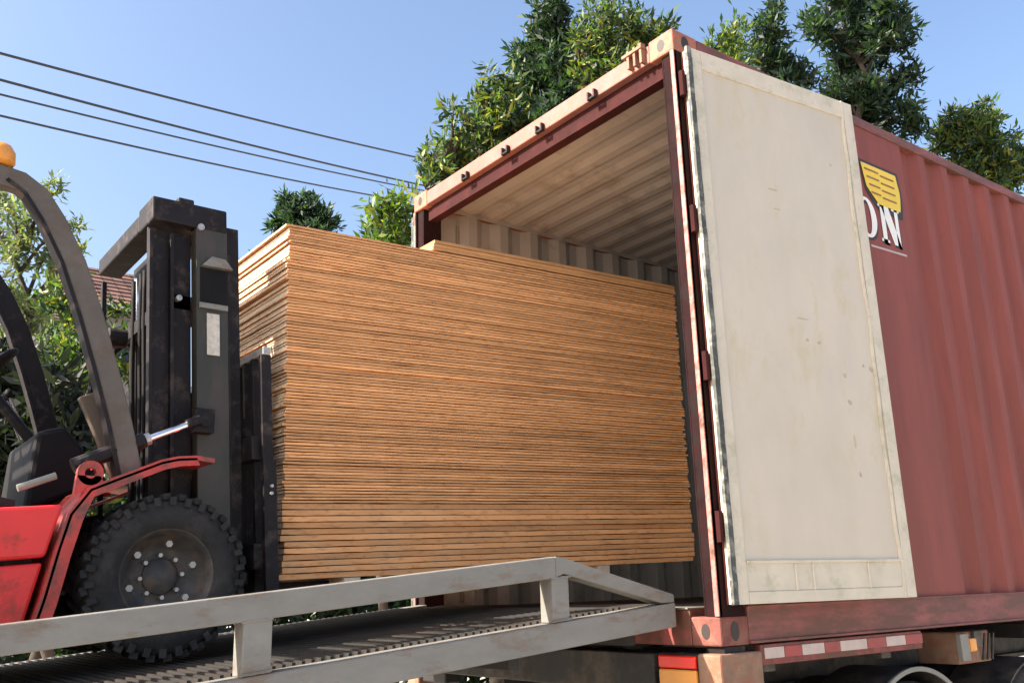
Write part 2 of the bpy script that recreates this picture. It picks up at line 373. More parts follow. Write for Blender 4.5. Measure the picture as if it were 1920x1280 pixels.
# corner castings: solid blocks with the slots painted on as black discs
def casting(x0, y0, z0, sx, sy):
    X = sorted((x0, x0 + sx * 0.178)); Y = sorted((y0, y0 + sy * 0.162)); Z = (z0, z0 + 0.118)
    o = part('corner_casting', MB().box((X[0], Y[0], Z[0]), (X[1], Y[1], Z[1])), M['cast' if z0 > 1 else 'cast_low'], cont, bevel=0.008)
    zc = z0 + 0.059
    # slot in the side face and in the end face, black discs standing in for the shade inside
    h = MB(); xc = (X[0] + X[1]) / 2; ys = y0 - sy * 0.0015
    def oval(n=14, a=0.026, c=0.040): return [(a * math.cos(2 * math.pi * i / n), c * math.sin(2 * math.pi * i / n)) for i in range(n)]
    h.prism([(xc + a, zc + c) for a, c in oval()], *sorted((ys, y0 + sy * 0.03)))
    yc = (Y[0] + Y[1]) / 2; xs_ = x0 - sx * 0.0015; T = Matrix(((0, 1, 0, 0), (1, 0, 0, 0), (0, 0, 1, 0), (0, 0, 0, 1)))
    h.prism([(yc + a * .9, zc + c * .8) for a, c in oval()], *sorted((xs_, x0 + sx * 0.03)), T=T)
    part('casting_slot', h, M['black_paint'], o)
for z0 in (0.0, CH - 0.118):
    for (x0, sx) in ((0, 1), (CL, -1)):
        for (y0, sy) in ((0, 1), (CW, -1)): casting(x0, y0, z0, sx, sy)
# corner posts: worn outer lip, set-back channel and side with painted-in shade
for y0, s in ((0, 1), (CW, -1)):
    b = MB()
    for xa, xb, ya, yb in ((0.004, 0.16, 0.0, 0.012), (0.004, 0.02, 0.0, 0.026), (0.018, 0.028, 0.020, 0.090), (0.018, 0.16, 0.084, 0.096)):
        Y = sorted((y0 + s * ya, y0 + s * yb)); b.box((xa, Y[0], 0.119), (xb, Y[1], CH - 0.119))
    post = part('corner_post', b, M['post_shade'], cont, bevel=0.002)
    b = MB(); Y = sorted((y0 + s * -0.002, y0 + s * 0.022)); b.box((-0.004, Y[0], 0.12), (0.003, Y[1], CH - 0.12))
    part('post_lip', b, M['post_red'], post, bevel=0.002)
    for xx in (CL - 0.16, ):
        b = MB(); Y = sorted((y0 + s * 0.004, y0 + s * 0.15)); b.box((CL - 0.15, Y[0], 0.119), (CL - 0.004, Y[1], CH - 0.119)); part('corner_post', b, M['frame_red'], cont)
# door header and sill
b = MB().box((0.002, 0.163, 2.784), (0.09, CW - 0.163, 2.882)); hd = part('door_header', b, M['header_pink'], cont, bevel=0.006, label='sunlit faded door header')
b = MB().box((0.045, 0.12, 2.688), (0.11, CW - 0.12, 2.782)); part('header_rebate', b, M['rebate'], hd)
for y in (0.58, 1.03, 1.36, 1.79):
    b = MB()
    for dy in (-0.030, 0.018): b.box((-0.026, y + dy, 2.772), (0.0, y + dy + 0.012, 2.822))
    b.box((-0.024, y - 0.016, 2.774), (0.0, y + 0.018, 2.786))
    part('cam_keeper', b, M['black'], hd, bevel=0.003)
b = MB().box((0.0, 0.163, 0.0), (0.10, CW - 0.163, 0.150)); sill = part('door_sill', b, M['frame_red'], cont, bevel=0.004)
b = MB().box((-0.01, 0.165, 0.150), (0.16, CW - 0.165, 0.156)); part('threshold_plate', b, M['ramp'], sill)
for y in (0.58, 1.03, 1.36, 1.79):
    b = MB()
    for dy in (-0.030, 0.018): b.box((-0.034, y + dy, 0.05), (-0.001, y + dy + 0.014, 0.115))
    part('cam_keeper', b, M['black'], sill)
# small bracket at the near end of the header
b = MB()
for i in range(3): b.box((-0.03, 0.185 + i * 0.045, 2.79 + i * 0.004), (0.0, 0.200 + i * 0.045, 2.90))
b.box((-0.036, 0.18, 2.868), (-0.002, 0.32, 2.884)); part('header_bracket', b, M['tan'], cont)

def door(hx, hy, ang, side):
    """door leaf seen from its cream inner side; local x from the hinge outwards, local y inner face normal = -y * side"""
    base = Matrix.Translation((hx, hy, 0)) @ Matrix.Rotation(ang, 4, 'Z')
    W, z0, z1 = 1.17, 0.165, 2.77; s = side
    def bb(mb, x0, x1, ya, yb, za, zb, mi=0):
        Y = sorted((s * ya, s * yb)); return mb.box((x0, Y[0], za), (x1, Y[1], zb), mi, T=base)
    b = MB(); bb(b, 0.07, W - 0.07, 0.008, 0.034, z0 + 0.06, z1 - 0.06)
    d = part('door', b, M['door_cream'], cont, label='door leaf showing its cream inner face')
    b = MB(); bb(b, 0.0, 0.072, 0.0, 0.05, z0, z1); bb(b, W - 0.072, W, 0.0, 0.05, z0, z1); part('door_stile', b, M['door_frame'], d, bevel=0.004)
    b = MB(); bb(b, 0.073, W - 0.073, 0.0, 0.049, z1 - 0.10, z1); part('door_rail', b, M['door_frame'], d, bevel=0.004)
    b = MB(); bb(b, 0.073, W - 0.073, 0.0, 0.049, z0, z0 + 0.05); bb(b, 0.073, W - 0.073, 0.004, 0.010, z0 + 0.05, z0 + 0.17)
    bb(b, 0.073, W - 0.073, -0.004, 0.008, z0 + 0.165, z0 + 0.178)
    for x in (0.36, 0.47, 0.84): bb(b, x, x + 0.012, -0.003, 0.006, z0 + 0.05, z0 + 0.165)
    part('door_rail', b, M['door_frame'], d, bevel=0.003)
    # outer skin with corrugation, red, faces the container side
    b = MB(); bb(b, 0.0, W, 0.051, 0.060, z0, z1)
    for k in range(5): bb(b, 0.09, W - 0.09, 0.060, 0.078, z0 + 0.18 + k * 0.5, z0 + 0.42 + k * 0.5)
    part('outer_skin', b, M['cont_red'], d)
    for x in (0.30, 0.86):
        T0 = base @ Vector((x, s * 0.093, z0 + 0.02)); T1 = base @ Vector((x, s * 0.093, z1 - 0.02))
        part('locking_bar', MB().tube([T0, T1], 0.014, 8), M['ramp'], d)
    # rubber gasket on the hinge edge and the free edge
    b = MB(); N = 44
    for i in range(N):
        za = z0 + (z1 - z0) * i / N; zb = z0 + (z1 - z0) * (i + 1) / N
        w0 = 0.002 * math.sin(i * 1.7) + 0.002 * random.random()
        bb(b, -0.022, 0.006, -0.006 - abs(w0), 0.012, za, zb)
    part('gasket', b, M['gasket'], d, bevel=0.0)
    b = MB()
    for i in range(N):
        za = z0 + (z1 - z0) * i / N; zb = z0 + (z1 - z0) * (i + 1) / N
        off = 0.004 * math.sin(i * 0.9) + 0.006 * math.sin(i * .31 + 1)
        bb(b, W - 0.098 + off, W - 0.084 + off, -0.002, 0.012, za, zb)
    part('gasket', b, M['door_frame'], d)
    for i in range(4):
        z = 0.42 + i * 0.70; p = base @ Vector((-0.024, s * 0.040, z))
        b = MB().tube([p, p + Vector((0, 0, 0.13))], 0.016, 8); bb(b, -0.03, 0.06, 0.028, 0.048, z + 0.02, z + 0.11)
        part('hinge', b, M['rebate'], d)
    for (x, z, w_, h_) in ((0.44, 2.12, .09, .010), (0.47, 2.02, .06, .008), (0.60, 1.36, .03, .02), (0.68, 1.355, .03, .022), (0.54, 1.47, .10, .007), (0.84, 1.20, .03, .035), (0.85, 1.07, .04, .03), (0.99, 1.27, .02, .02), (1.04, 1.25, .035, .035), (0.86, 0.86, .018, .07), (0.87, 0.72, .02, .03), (0.93, 2.35, .03, .02)):
        b = MB(); k_ = 9; pl = [(x + w_ / 2 + w_ / 2 * (.55 + .5 * random.random()) * math.cos(6.283 * i / k_), z + h_ / 2 + h_ / 2 * (.55 + .5 * random.random()) * math.sin(6.283 * i / k_)) for i in range(k_)]
        Y = sorted((s * .0066, s * .009)); b.prism(pl, Y[0], Y[1], T=base); part('scuff_mark', b, M['scuff'], d)
    return d
door(0.0436, -0.0627, -0.1028, 1)
door(0.0436, CW + 0.0627, 0.05, -1)

# painted emblem and letters that follow the side panel (flat bay of the wall, 3 mm proud)
def panel_shape(name, cols, m, y, parent=cont):
    b = MB()
    for xa, xb, runs in cols:
        for (a0, a1, b0, b1) in runs:   # lower z at xa,xb and upper z at xa,xb
            b.add([(xa, y, a0), (xb, y, b0), (xb, y, b1), (xa, y, a1)], [(0, 1, 2, 3)])
    me = b.mesh(name, [m]); return link(name, me, parent)
def poly_plate(name, polys, m, y, parent=cont):
    b = MB()
    for p in polys: b.prism(p, y, y - 0.002)
    return part(name, b, m, parent)
Y0 = 0.0095
def barrel(cx, cz, w_, h_, n=20):
    pts = []
    for i in range(n + 1):
        t = i / n; z = cz + h_ * (0.5 - t); x = w_ * 0.5 * (1 - 0.28 * max(0, t - .45) ** 1.3 * 2.0) ; pts.append((cx + x + 0.05 * t, z))
    for i in range(n, -1, -1):
        t = i / n; z = cz + h_ * (0.5 - t) ; x = w_ * 0.5 * (1 - 0.75 * max(0, t - .6) ** 1.2 * 2.0); pts.append((cx - x + 0.05 * t, z))
    return pts
em = poly_plate('emblem', [barrel(1.735, 2.470, 0.40, 0.30)], M['black_paint'], Y0, cont)
poly_plate('emblem_face', [barrel(1.728, 2.482, 0.36, 0.235)], M['yellow'], Y0 - 0.004, em)
for k in range(4):
    zc = 2.560 - k * 0.047
    poly_plate('emblem_line', [[(1.575 + .015 * k, zc), (1.715, zc), (1.715, zc + .009), (1.575 + .015 * k, zc + .009)], [(1.735, zc - .010), (1.875, zc - .010), (1.875, zc - .001), (1.735, zc - .001)]], M['tan'], Y0 - 0.0085, em)
def letter_N(x0, z0, w_, h_):
    t = w_ * 0.24; sf = w_ * 0.10
    return [[(x0, z0), (x0 + t, z0), (x0 + t, z0 + h_), (x0, z0 + h_)],
            [(x0 + w_ - t * .8, z0), (x0 + w_, z0), (x0 + w_, z0 + h_), (x0 + w_ - t * .8, z0 + h_)],
            [(x0 + t * .2, z0 + h_), (x0 + t * 2.0, z0 + h_), (x0 + w_, z0), (x0 + w_ - t * 1.6, z0)],
            [(x0 - sf, z0), (x0 + t + sf, z0), (x0 + t + sf, z0 + .018), (x0 - sf, z0 + .018)],
            [(x0 - sf, z0 + h_ - .018), (x0 + t, z0 + h_ - .018), (x0 + t, z0 + h_), (x0 - sf, z0 + h_)],
            [(x0 + w_ - t - sf, z0 + h_ - .018), (x0 + w_ + sf, z0 + h_ - .018), (x0 + w_ + sf, z0 + h_), (x0 + w_ - t - sf, z0 + h_)]]
def letter_O(cx, cz, rx, rz, t, n=28):
    out = []
    for i in range(n):
        a, c = 2 * math.pi * i / n, 2 * math.pi * (i + 1) / n
        out.append([(cx + rx * math.cos(a), cz + rz * math.sin(a)), (cx + rx * math.cos(c), cz + rz * math.sin(c)),
                    (cx + (rx - t) * math.cos(c), cz + (rz - t * .35) * math.sin(c)), (cx + (rx - t) * math.cos(a), cz + (rz - t * .35) * math.sin(a))])
    return out
def flat_polys(polys, y):
    b = MB()
    for p in polys: b.add([(x, y, z) for x, z in p], [tuple(range(len(p)))])
    return b
def letter(name, polys, dx=0.014, dz=-0.014):
    b = flat_polys([[(x + dx, z + dz) for x, z in p] for p in polys], Y0); sh = link(name, b.mesh(name, [M['black_paint']]), cont)
    b = flat_polys(polys, Y0 - 0.003); link('letter_face', b.mesh('letter_face', [M['white_paint']]), sh)
letter('letter', letter_N(1.690, 2.135, 0.185, 0.235))
letter('letter', letter_O(1.545, 2.253, 0.098, 0.125, 0.056))
poly_plate('underline', [[(1.55, 2.075), (1.92, 2.085), (1.92, 2.097), (1.55, 2.087)]], M['tape_white'], Y0)

# ------------------------------------------------------------------ plywood stack
def rotm(y_, p_, r_): return Matrix.Rotation(y_, 4, 'Z') @ Matrix.Rotation(-p_, 4, 'Y') @ Matrix.Rotation(r_, 4, 'X')
SB = Matrix.Translation((-1.476, 1.031, 0.312)) @ rotm(rad(-1.2), rad(1.6), rad(1.4))
stack = bpy.data.objects.new('plywood_stack', None); C.objects.link(stack); stack.matrix_world = SB
tag(stack, 'tall stack of orange plywood sheets carried on the forks into the container', 'plywood stack')
NS, HS = 114, 1.55; THICK = 0.0262
pitch_z = HS / NS
# a dozen shared sheet shapes, edges slightly wavy so the gaps open and close
sheets = []
for v in range(18):
    b = MB(); nseg = 26; L, Wd, T = 2.44, 1.22, (pitch_z if v < 14 else THICK) - 0.0014
    ph = random.random() * 6; top = []; bot = []
    for i in range(nseg + 1):
        x = L * i / nseg
        a = 0.0016 * math.sin(x * 14 + ph) + random.uniform(-.0010, .0010)
        c = 0.0014 * math.sin(x * 14 + ph + 2.2) + random.uniform(-.0010, .0010)
        yy = random.uniform(-.0012, .0012)
        bot.append((x, yy, 0.0008 + abs(a))); top.append((x, yy + random.uniform(-.0008, .0008), T - abs(c)))
    n_ = nseg + 1
    vs = bot + top + [(0, Wd, 0.001), (L, Wd, 0.001), (0, Wd, T), (L, Wd, T)]
    o0 = 2 * n_; fs = [(i, i + 1, n_ + i + 1, n_ + i) for i in range(nseg)]
    fs += [tuple([o0 + 2] + list(range(n_, 2 * n_)) + [o0 + 3])[::-1], tuple([o0] + list(range(0, n_)) + [o0 + 1])]
    fs += [(o0, o0 + 1, o0 + 3, o0 + 2), (0, n_, o0 + 2, o0), (nseg, o0 + 1, o0 + 3, 2 * n_ - 1)]
    b.add(vs, fs); b.mi[-1] = b.mi[-2] = 1; me = b.mesh('plywood_sheet', [M['ply'], M['ply_end']]); fix_normals(me); sheets.append(me)
zs = 0.0; i = -1
while zs < HS - .5 * pitch_z:
    i += 1; thick = zs < 0.30; zi = zs; zs += THICK if thick else pitch_z
    o = bpy.data.objects.new('plywood_sheet', sheets[random.randrange(14, 18) if thick else random.randrange(14)]); C.objects.link(o); o.parent = stack
    j = random.uniform(-.0026, .0026) if i % 11 else random.uniform(.003, .007)
    o.location = (random.uniform(-.007, .007) - (.010 if i % 6 == 0 else 0), j, zi)
    if i % 16 == 7: o.location.y += .006
    o.rotation_euler = (0, 0, random.uniform(-.0009, .0009))
# loose shorter boards on top, pushed towards the container
for k in range(3):
    b = MB().box((0, 0, 0.001), (1.70 - .01 * k, 0.9, 0.0165))
    me = b.mesh('short_board', [M['ply_top']]); o = bpy.data.objects.new('short_board', me); C.objects.link(o); o.parent = stack
    o.location = (0.755 + .004 * k, 0.004 + random.uniform(-.003, .003), HS + 0.009 + 0.0172 * k)
# timber bearers
for x in (0.28, 1.72):
    b = MB().box((x, 0.0, -0.052), (x + 0.075, 1.2, -0.001), T=SB)
    o = part('timber_bearer', b, M['timber'])
    tag(o, 'pale timber bearer under the %s end of the plywood stack' % ('forklift' if x < 1 else 'container'), 'timber bearer')
# ------------------------------------------------------------------ loading ramp
SL = 0.0873   # slope of the ramp
ramp = thing('loading_ramp', 'grey steel truss ramp leading up to the container doorway', 'loading ramp', (-3.0, 1.2, GZ))
def chord(b, p, q, h, y0, y1, mi=0):
    """bar of height h whose lower edge runs from p to q (x, z)"""
    b.prism([(p[0], p[1]), (q[0], q[1]), (q[0], q[1] + h), (p[0], p[1] + h)], y0, y1, mi)
def zb(x): return 0.083 + SL * (x + 0.05)        # lower edge of the bottom chord
def zt(x): return 0.370 + 0.0905 * (x + 0.707)   # top of the handrail chord
XL = -9.5
for ys, s in ((0.20, 1), (2.30, -1)):
    ya, yb = sorted((ys, ys + s * 0.09))
    b = MB(); chord(b, (XL, zb(XL) + .0), (-0.045, zb(-0.045) - .005), 0.100, ya, yb); part('bottom_chord', b, M['ramp'], ramp, bevel=0.005)
    if s < 0: continue
    b = MB(); chord(b, (XL, zt(XL) - 0.082), (-0.70, zt(-0.70) - 0.082), 0.082, ya + .002, yb - .002); part('top_chord', b, M['ramp'], ramp, bevel=0.005)
    # sloping end brace
    b = MB(); b.prism([(-0.70, 0.372), (-0.66, 0.368), (-0.045, 0.212), (-0.045, 0.180), (-0.12, 0.178), (-0.66, 0.305), (-0.70, 0.29)], ya + .004, yb - .004)
    part('end_brace', b, M['ramp'], ramp, bevel=0.004)
    x = -0.74
    for i in range(9):
        x0 = x - 1.235 * i; w_ = 0.095 if i else 0.085
        b = MB(); b.prism([(x0 + .02, zb(x0) + .098), (x0 + .02 + w_, zb(x0 + w_) + .098), (x0 + .02 + w_, zt(x0 + w_) - .08), (x0 + .02, zt(x0) - .08)], ya + .006, yb - .006)
        part('post', b, M['ramp'], ramp, bevel=0.004)
# weld beads at the post feet of the near side
for i in range(4):
    x0 = -0.74 - 1.235 * i + .02
    for (xa, za) in ((x0, zb(x0) + .101), (x0, zt(x0) - .083)):
        b = MB().tube([(xa - .006 + .0125 * k, 0.2035 + .0015 * (k % 2), za + .001 * (k % 3) + SL * .0125 * k) for k in range(9)], .0045, 6); part('weld_bead', b, M['ramp'], ramp)
# folding lip plate
b = MB(); b.prism([(-0.30, 0.148), (0.03, 0.172), (0.03, 0.160), (-0.30, 0.130)], 0.33, 2.16); part('lip_plate', b, M['grate'], ramp)
# deck: cross bearers, bearing bars, serrated cross bars
b = MB(); x = -0.2
while x > XL: b.box((x - .05, 0.30, zb(x) - .06), (x, 2.20, zb(x) + .058)); x -= 0.62
part('deck_bearer', b, M['grate'], ramp)
b = MB(); y = 0.31
while y < 2.2:
    chord(b, (XL, zb(XL) + .062), (-0.25, zb(-.25) + .062), 0.030, y, y + .006); y += 0.045
o = part('deck_grating', b, M['grate'], ramp); o['kind'] = 'stuff'
b = MB(); x = -0.28
while x > -5.0:
    z = zb(x) + .088; b.box((x - .006, 0.302, z - .02), (x + .006, 2.198, z + .016)); x -= 0.034
o = part('deck_cross_bar', b, M['grate'], ramp); o['kind'] = 'stuff'
# support legs under the ramp
for x in (-5.6,):
    for y in (0.24, 2.2):
        b = MB().box((x - .05, y, GZ), (x + .05, y + .08, zb(x))); b.box((x - .12, y - .04, GZ), (x + .12, y + .12, GZ + .02)); part('support_leg', b, M['ramp'], ramp, bevel=.004)

# ------------------------------------------------------------------ trailer
tr = thing('container_trailer', 'dark flatbed trailer carrying the red container, with tail lamps and striped tape', 'trailer', (6, 1.2, GZ))
for y in (0.70, 1.58):
    b = MB(); b.box((0.1, y, -0.30), (12.6, y + .16, -0.275)); b.box((0.1, y + .07, -0.275), (12.6, y + .09, -0.035)); b.box((0.1, y, -0.035), (12.6, y + .16, -0.012)); part('chassis_beam', b, M['trailer'], tr)
b = MB(); x = 0.3
while x < 12.2: b.box((x, 0.04, -0.12), (x + .08, 2.40, -0.036)); x += 0.9
part('crossmember', b, M['trailer'], tr)
# bolster across the rear with twist lock ends
b = MB(); b.box((-0.03, 0.37, -0.20), (0.13, 2.07, -0.035)); rear = part('rear_bolster', b, M['trailer'], tr, bevel=.006)
for y0, y1 in ((-0.015, 0.11), (2.33, 2.455)):
    b = MB().box((-0.035, y0, -0.30), (0.235, y1, -0.028)); part('bolster_end', b, M['tan'], rear, bevel=.01)
    b = MB().box((0.02, y0 + .02, -0.027), (0.15, y1 - .01, -0.003)); part('twist_lock', b, M['black'], rear)
# rear beam with lamps
for y0, y1 in ((0.118, 0.352), (2.08, 2.32)):
    b = MB().box((-0.01, y0 - .004, -0.26), (0.10, y1 + .004, -0.033)); hs = part('lamp_housing', b, M['trailer'], tr, bevel=.01)
    b = MB().box((-0.028, y0 + .008, -0.092), (-0.011, y1 - .008, -0.040)); part('lamp_lens', b, M['red_lens'], hs, bevel=.006, label='red upper lens')
    b = MB().box((-0.028, y0 + .008, -0.160), (-0.011, y1 - .008, -0.096)); part('lamp_lens', b, M['amber'], hs, bevel=.006, label='orange lower lens')
# striped tape on the side rail, each block its own piece
b = MB().box((0.237, -0.004, -0.088), (1.50, 0.03, -0.004)); rl = part('side_rail', b, M['frame_red'], tr, bevel=.003)
x = 0.26; k = 0; wd = [0.135, 0.125, 0.165, 0.12, 0.215, 0.16, 0.17, 0.155]
for k, w_ in enumerate(wd):
    b = MB().box((x, -0.008, -0.062 + .0 * k), (x + w_ - .004, -0.0045, -0.018)); part('reflective_block', b, M['tape_white' if k % 2 == 0 else 'tape_red'], rl); x += w_
# side marker box and mudguard, wheels
b = MB().box((1.95, 0.06, -0.20), (2.30, 0.30, -0.035)); mk = part('marker_box', b, M['tan'], tr, bevel=.01)
b = MB().box((1.945, 0.035, -0.18), (2.03, 0.06, -0.045)); part('marker_plate', b, M['mud'], mk)
b = MB().box((2.05, 0.038, -0.14), (2.12, 0.058, -0.07)); part('marker_lens', b, M['amber'], mk, bevel=.008)
for i in range(3):
    b = MB().tube([(2.18 + i * .05, 0.05, -0.19), (2.20 + i * .045, 0.03, -0.05)], .008, 6); part('air_hose', b, M['chain'], mk)
def wheel_set(cx, cy, r, w_):
    b = MB(); b.lathe([(r * .55, -w_ * .42), (r * .60, -w_ / 2), (r * .92, -w_ / 2), (r, -w_ * .38), (r, w_ * .38), (r * .92, w_ / 2), (r * .60, w_ / 2), (r * .55, w_ * .42)], (cx, cy, GZ + r), seg=40)
    wh = part('wheel', b, M['tyre'], tr, smooth=True)
    b = MB(); b.lathe([(0.0, -w_ * .25), (r * .25, -w_ * .25), (r * .30, -w_ * .05), (r * .5, -w_ * .1), (r * .56, -w_ * .44), (r * .56, w_ * .40), (0, w_ * .40)], (cx, cy, GZ + r), seg=28)
    part('rim', b, M['rim'], wh, smooth=True)
for cx in (1.50, 2.80):
    for cy in (0.22, 0.56, 1.88, 2.22): wheel_set(cx, cy, 0.50, 0.28)
for cy in (0.06, 2.02):
    b = MB(); path = [(1.50 + 0.56 * math.cos(a), GZ + 0.50 + 0.56 * math.sin(a)) for a in [math.pi * (1.05 - 1.1 * i / 40) for i in range(41)]]
    b.strip(path, 0.012, cy, cy + 0.36); mg = part('mudguard', b, M['trailer'], tr)
    b = MB().strip(path, 0.022, cy - .014, cy - .001); part('mudguard_edge', b, M['mud'], mg)
    b = MB(); path = [(x + 1.30, z - .03) for x, z in path]; b.strip(path, 0.012, cy, cy + 0.36); part('mudguard', b, M['trailer'], tr)

# ------------------------------------------------------------------ forklift
fk = thing('forklift', 'red forklift on the ramp holding the plywood stack against its black mast', 'forklift', (-2.9, 1.55, 0.0))
YC, YN, YF = 1.55, 0.92, 2.18
def mirror(y): return 2 * YC - y
# body side: lower red panel with step groove, both sides
pan = [(-4.05, 0.36), (-4.05, 0.10), (-2.43, 0.155), (-2.385, 0.30), (-2.36, 0.43), (-2.345, 0.545), (-4.05, 0.50)]
for y0 in (YN + .01, mirror(YN + .06)):
    b = MB()
    b.prism([(-4.05, -0.02), (-2.46, 0.10), (-2.40, 0.385), (-4.05, 0.245)], y0, y0 + .05)
    part('step_panel', b, M['fork_red'], fk, bevel=.012)
    b = MB().prism([(-4.05, 0.262), (-2.398, 0.402), (-2.355, 0.585), (-4.05, 0.445)], y0 - .012, y0 + .04)
    part('side_panel', b, M['fork_red'], fk, bevel=.012)
b = MB().prism([(-4.05, 0.0), (-2.47, 0.12), (-2.40, 0.55), (-4.05, 0.42)], YN + .07, mirror(YN + .07)); part('chassis', b, M['black'], fk)
b = MB().prism([(-4.05, 0.44), (-2.50, 0.57), (-2.50, 0.60), (-3.1, 0.72), (-4.05, 0.66)], YN + .06, mirror(YN + .06)); part('floor_plate', b, M['black'], fk)
# hood, counterweight, seat (behind the frame edge)
b = MB().prism([(-4.9, 0.0), (-4.06, 0.05), (-4.06, 0.75), (-4.2, 0.95), (-4.8, 0.90), (-4.95, 0.6)], YN + .02, mirror(YN + .02)); part('counterweight', b, M['fork_red'], fk, bevel=.05)
b = MB().prism([(-4.05, 0.45), (-3.02, 0.56), (-3.02, 0.90), (-4.05, 0.90)], YN + .10, mirror(YN + .10)); part('hood', b, M['black'], fk, bevel=.03)
b = MB().prism([(-3.55, 0.905), (-2.98, 0.93), (-2.98, 1.03), (-3.55, 1.0)], YC - .25, YC + .25); st = part('seat', b, M['seat'], fk, bevel=.03)
b = MB().prism([(-3.66, 0.98), (-3.52, 0.98), (-3.62, 1.50), (-3.74, 1.48)], YC - .24, YC + .24); part('backrest', b, M['seat'], st, bevel=.03)
# arched fender over the front wheels
fpath = [(-2.42, 0.16), (-2.395, 0.26), (-2.365, 0.42), (-2.335, 0.55), (-2.275, 0.64), (-2.19, 0.68), (-2.09, 0.725), (-2.03, 0.752), (-1.97, 0.768), (-1.90, 0.775), (-1.83, 0.768)]
for ya, yb in ((YN - .02, 1.28), (mirror(1.28), mirror(YN - .02))):
    b = MB().strip(fpath, 0.018, ya, yb); fd = part('fender', b, M['fender_red'], fk, smooth=False)
    yo = ya if ya < YC else yb - .012
    b = MB(); inner = [(x + .045 * (1 if i < 4 else .3), z - .018 - .010 * (i > 3)) for i, (x, z) in enumerate(fpath)]
    for i in range(len(fpath) - 2):
        b.prism([fpath[i], fpath[i + 1], inner[i + 1], inner[i]], yo, yo + .012)
    part('fender_lip', b, M['fender_red'], fd)
b = MB().strip([(x + .05, z - .05) for x, z in fpath[:7]], 0.01, 1.285, mirror(1.285)); part('front_bulkhead', b, M['fender_red'], fk)
# lashing eye on the fender
b = MB(); seg = 18
for i in range(seg):
    a0, a1 = 2 * math.pi * i / seg, 2 * math.pi * (i + 1) / seg
    b.prism([(-2.275 + .045 * math.cos(a0), .70 + .045 * math.sin(a0)), (-2.275 + .045 * math.cos(a1), .70 + .045 * math.sin(a1)), (-2.275 + .020 * math.cos(a1), .70 + .020 * math.sin(a1)), (-2.275 + .020 * math.cos(a0), .70 + .020 * math.sin(a0))], YN + .0, YN + .03)
b.prism([(-2.325, .62), (-2.22, .655), (-2.24, .69), (-2.32, .69)], YN, YN + .03)
part('lashing_eye', b, M['fender_red'], fk)
# front wheels with lugged tyres, rims and bolts
WX, WZ, WR, WW = -1.975, 0.335, 0.305, 0.24
def fwheel(y0, s):
    yc = y0 + s * WW / 2
    b = MB(); b.lathe([(.165, -s * WW * .40), (.175, -s * WW / 2), (.225, -s * WW * .52), (.272, -s * WW * .47), (.290, -s * WW * .36), (.290, s * WW * .36), (.27, s * WW / 2), (.17, s * WW / 2)], (WX, yc, WZ), seg=56)
    wh = part('wheel', b, M['tyre'], fk, smooth=True)
    b = MB(); nl = 30
    for i in range(nl):
        for row in (0, 1):
            a = 2 * math.pi * (i + .5 * row) / nl; T = Matrix.Translation((WX, yc, WZ)) @ Matrix.Rotation(-a, 4, 'Y') @ Matrix.Rotation(.35 * (1 if row else -1), 4, 'X')
            ya, yb = ((-WW * .50, -WW * .02) if row else (WW * .02, WW * .50))
            b.box((.278, ya, -.015), (.301, yb, .015), T=T)
            if row == (1 if s > 0 else 0):
                T2 = Matrix.Translation((WX, yc, WZ)) @ Matrix.Rotation(-a, 4, 'Y')
                e0, e1 = sorted((-s * WW * .535, -s * WW * .47)); b.box((.258, e0, -.011), (.290, e1, .011), T=T2)
    part('tread_lug', b, M['tyre'], wh)['kind'] = 'stuff'
    b = MB(); b.lathe([(.0, -s * .035), (.05, -s * .035), (.065, -s * .02), (.085, -s * .012), (.125, -s * .02), (.150, -s * .075), (.168, -s * WW * .46), (.176, -s * WW * .49), (.176, -s * WW * .40)], (WX, yc, WZ), seg=40)
    rm = part('rim', b, M['rim'], wh, smooth=True)
    for n_, rr, br, ph, pr in ((6, .122, .0135, .35, .034), (8, .078, .0085, .1, .030)):
        for i in range(n_):
            a = 2 * math.pi * i / n_ + ph; p = Vector((WX + rr * math.cos(a), yc - s * .012, WZ + rr * math.sin(a)))
            b = MB().tube([p, p + Vector((0, -s * pr, 0))], br, 6); part('wheel_bolt', b, M['bolt'], wh)
fwheel(YN, 1); fwheel(YF, -1)
b = MB().tube([(WX, YN + .1, WZ), (WX, YF - .1, WZ)], .07, 12); part('axle', b, M['black'], fk)
for y0 in (YN + .02, YF - .2):
    b = MB().lathe([(.12, 0), (.15, .01), (.22, .01), (.225, .09), (.22, .17), (.15, .17), (.12, .18)], (-3.95, y0, 0.06), seg=32); part('wheel', b, M['tyre'], fk, smooth=True)

# overhead guard: curved front pillars, top frame with slats
gp = [(-2.115, 0.70), (-2.17, 0.90), (-2.235, 1.10), (-2.305, 1.30), (-2.385, 1.50), (-2.47, 1.655), (-2.535, 1.745), (-2.60, 1.785), (-2.70, 1.800), (-2.9, 1.805)]
def pillar(y):
    b = MB(); b.sect([(x, y, z) for x, z in gp], [(-.040, -.03), (.040, -.03), (.040, .03), (-.040, .03)]); return b
gpp = []
for y in (1.0, mirror(1.0)):
    o = part('guard_pillar', pillar(y), M['guard' if y < YC else 'black'], fk, bevel=.006); gpp.append(o)  # far pillar has the near one's paint, blackened to stand for shade
    b = MB(); b.sect([(x - .048, y, z - .004) for x, z in gp[:8]], [(-.006, -.034), (.008, -.034), (.008, .034), (-.006, .034)]); part('pillar_trim', b, M['black'], o)
    b = MB().box((-3.98, y - .03, .9), (-3.90, y + .03, 1.80)); part('guard_pillar', b, M['guard'], fk, bevel=.006)
b = MB()
for y in (1.0, mirror(1.0)): b.box((-3.98, y - .03, 1.77), (-2.9, y + .03, 1.835))
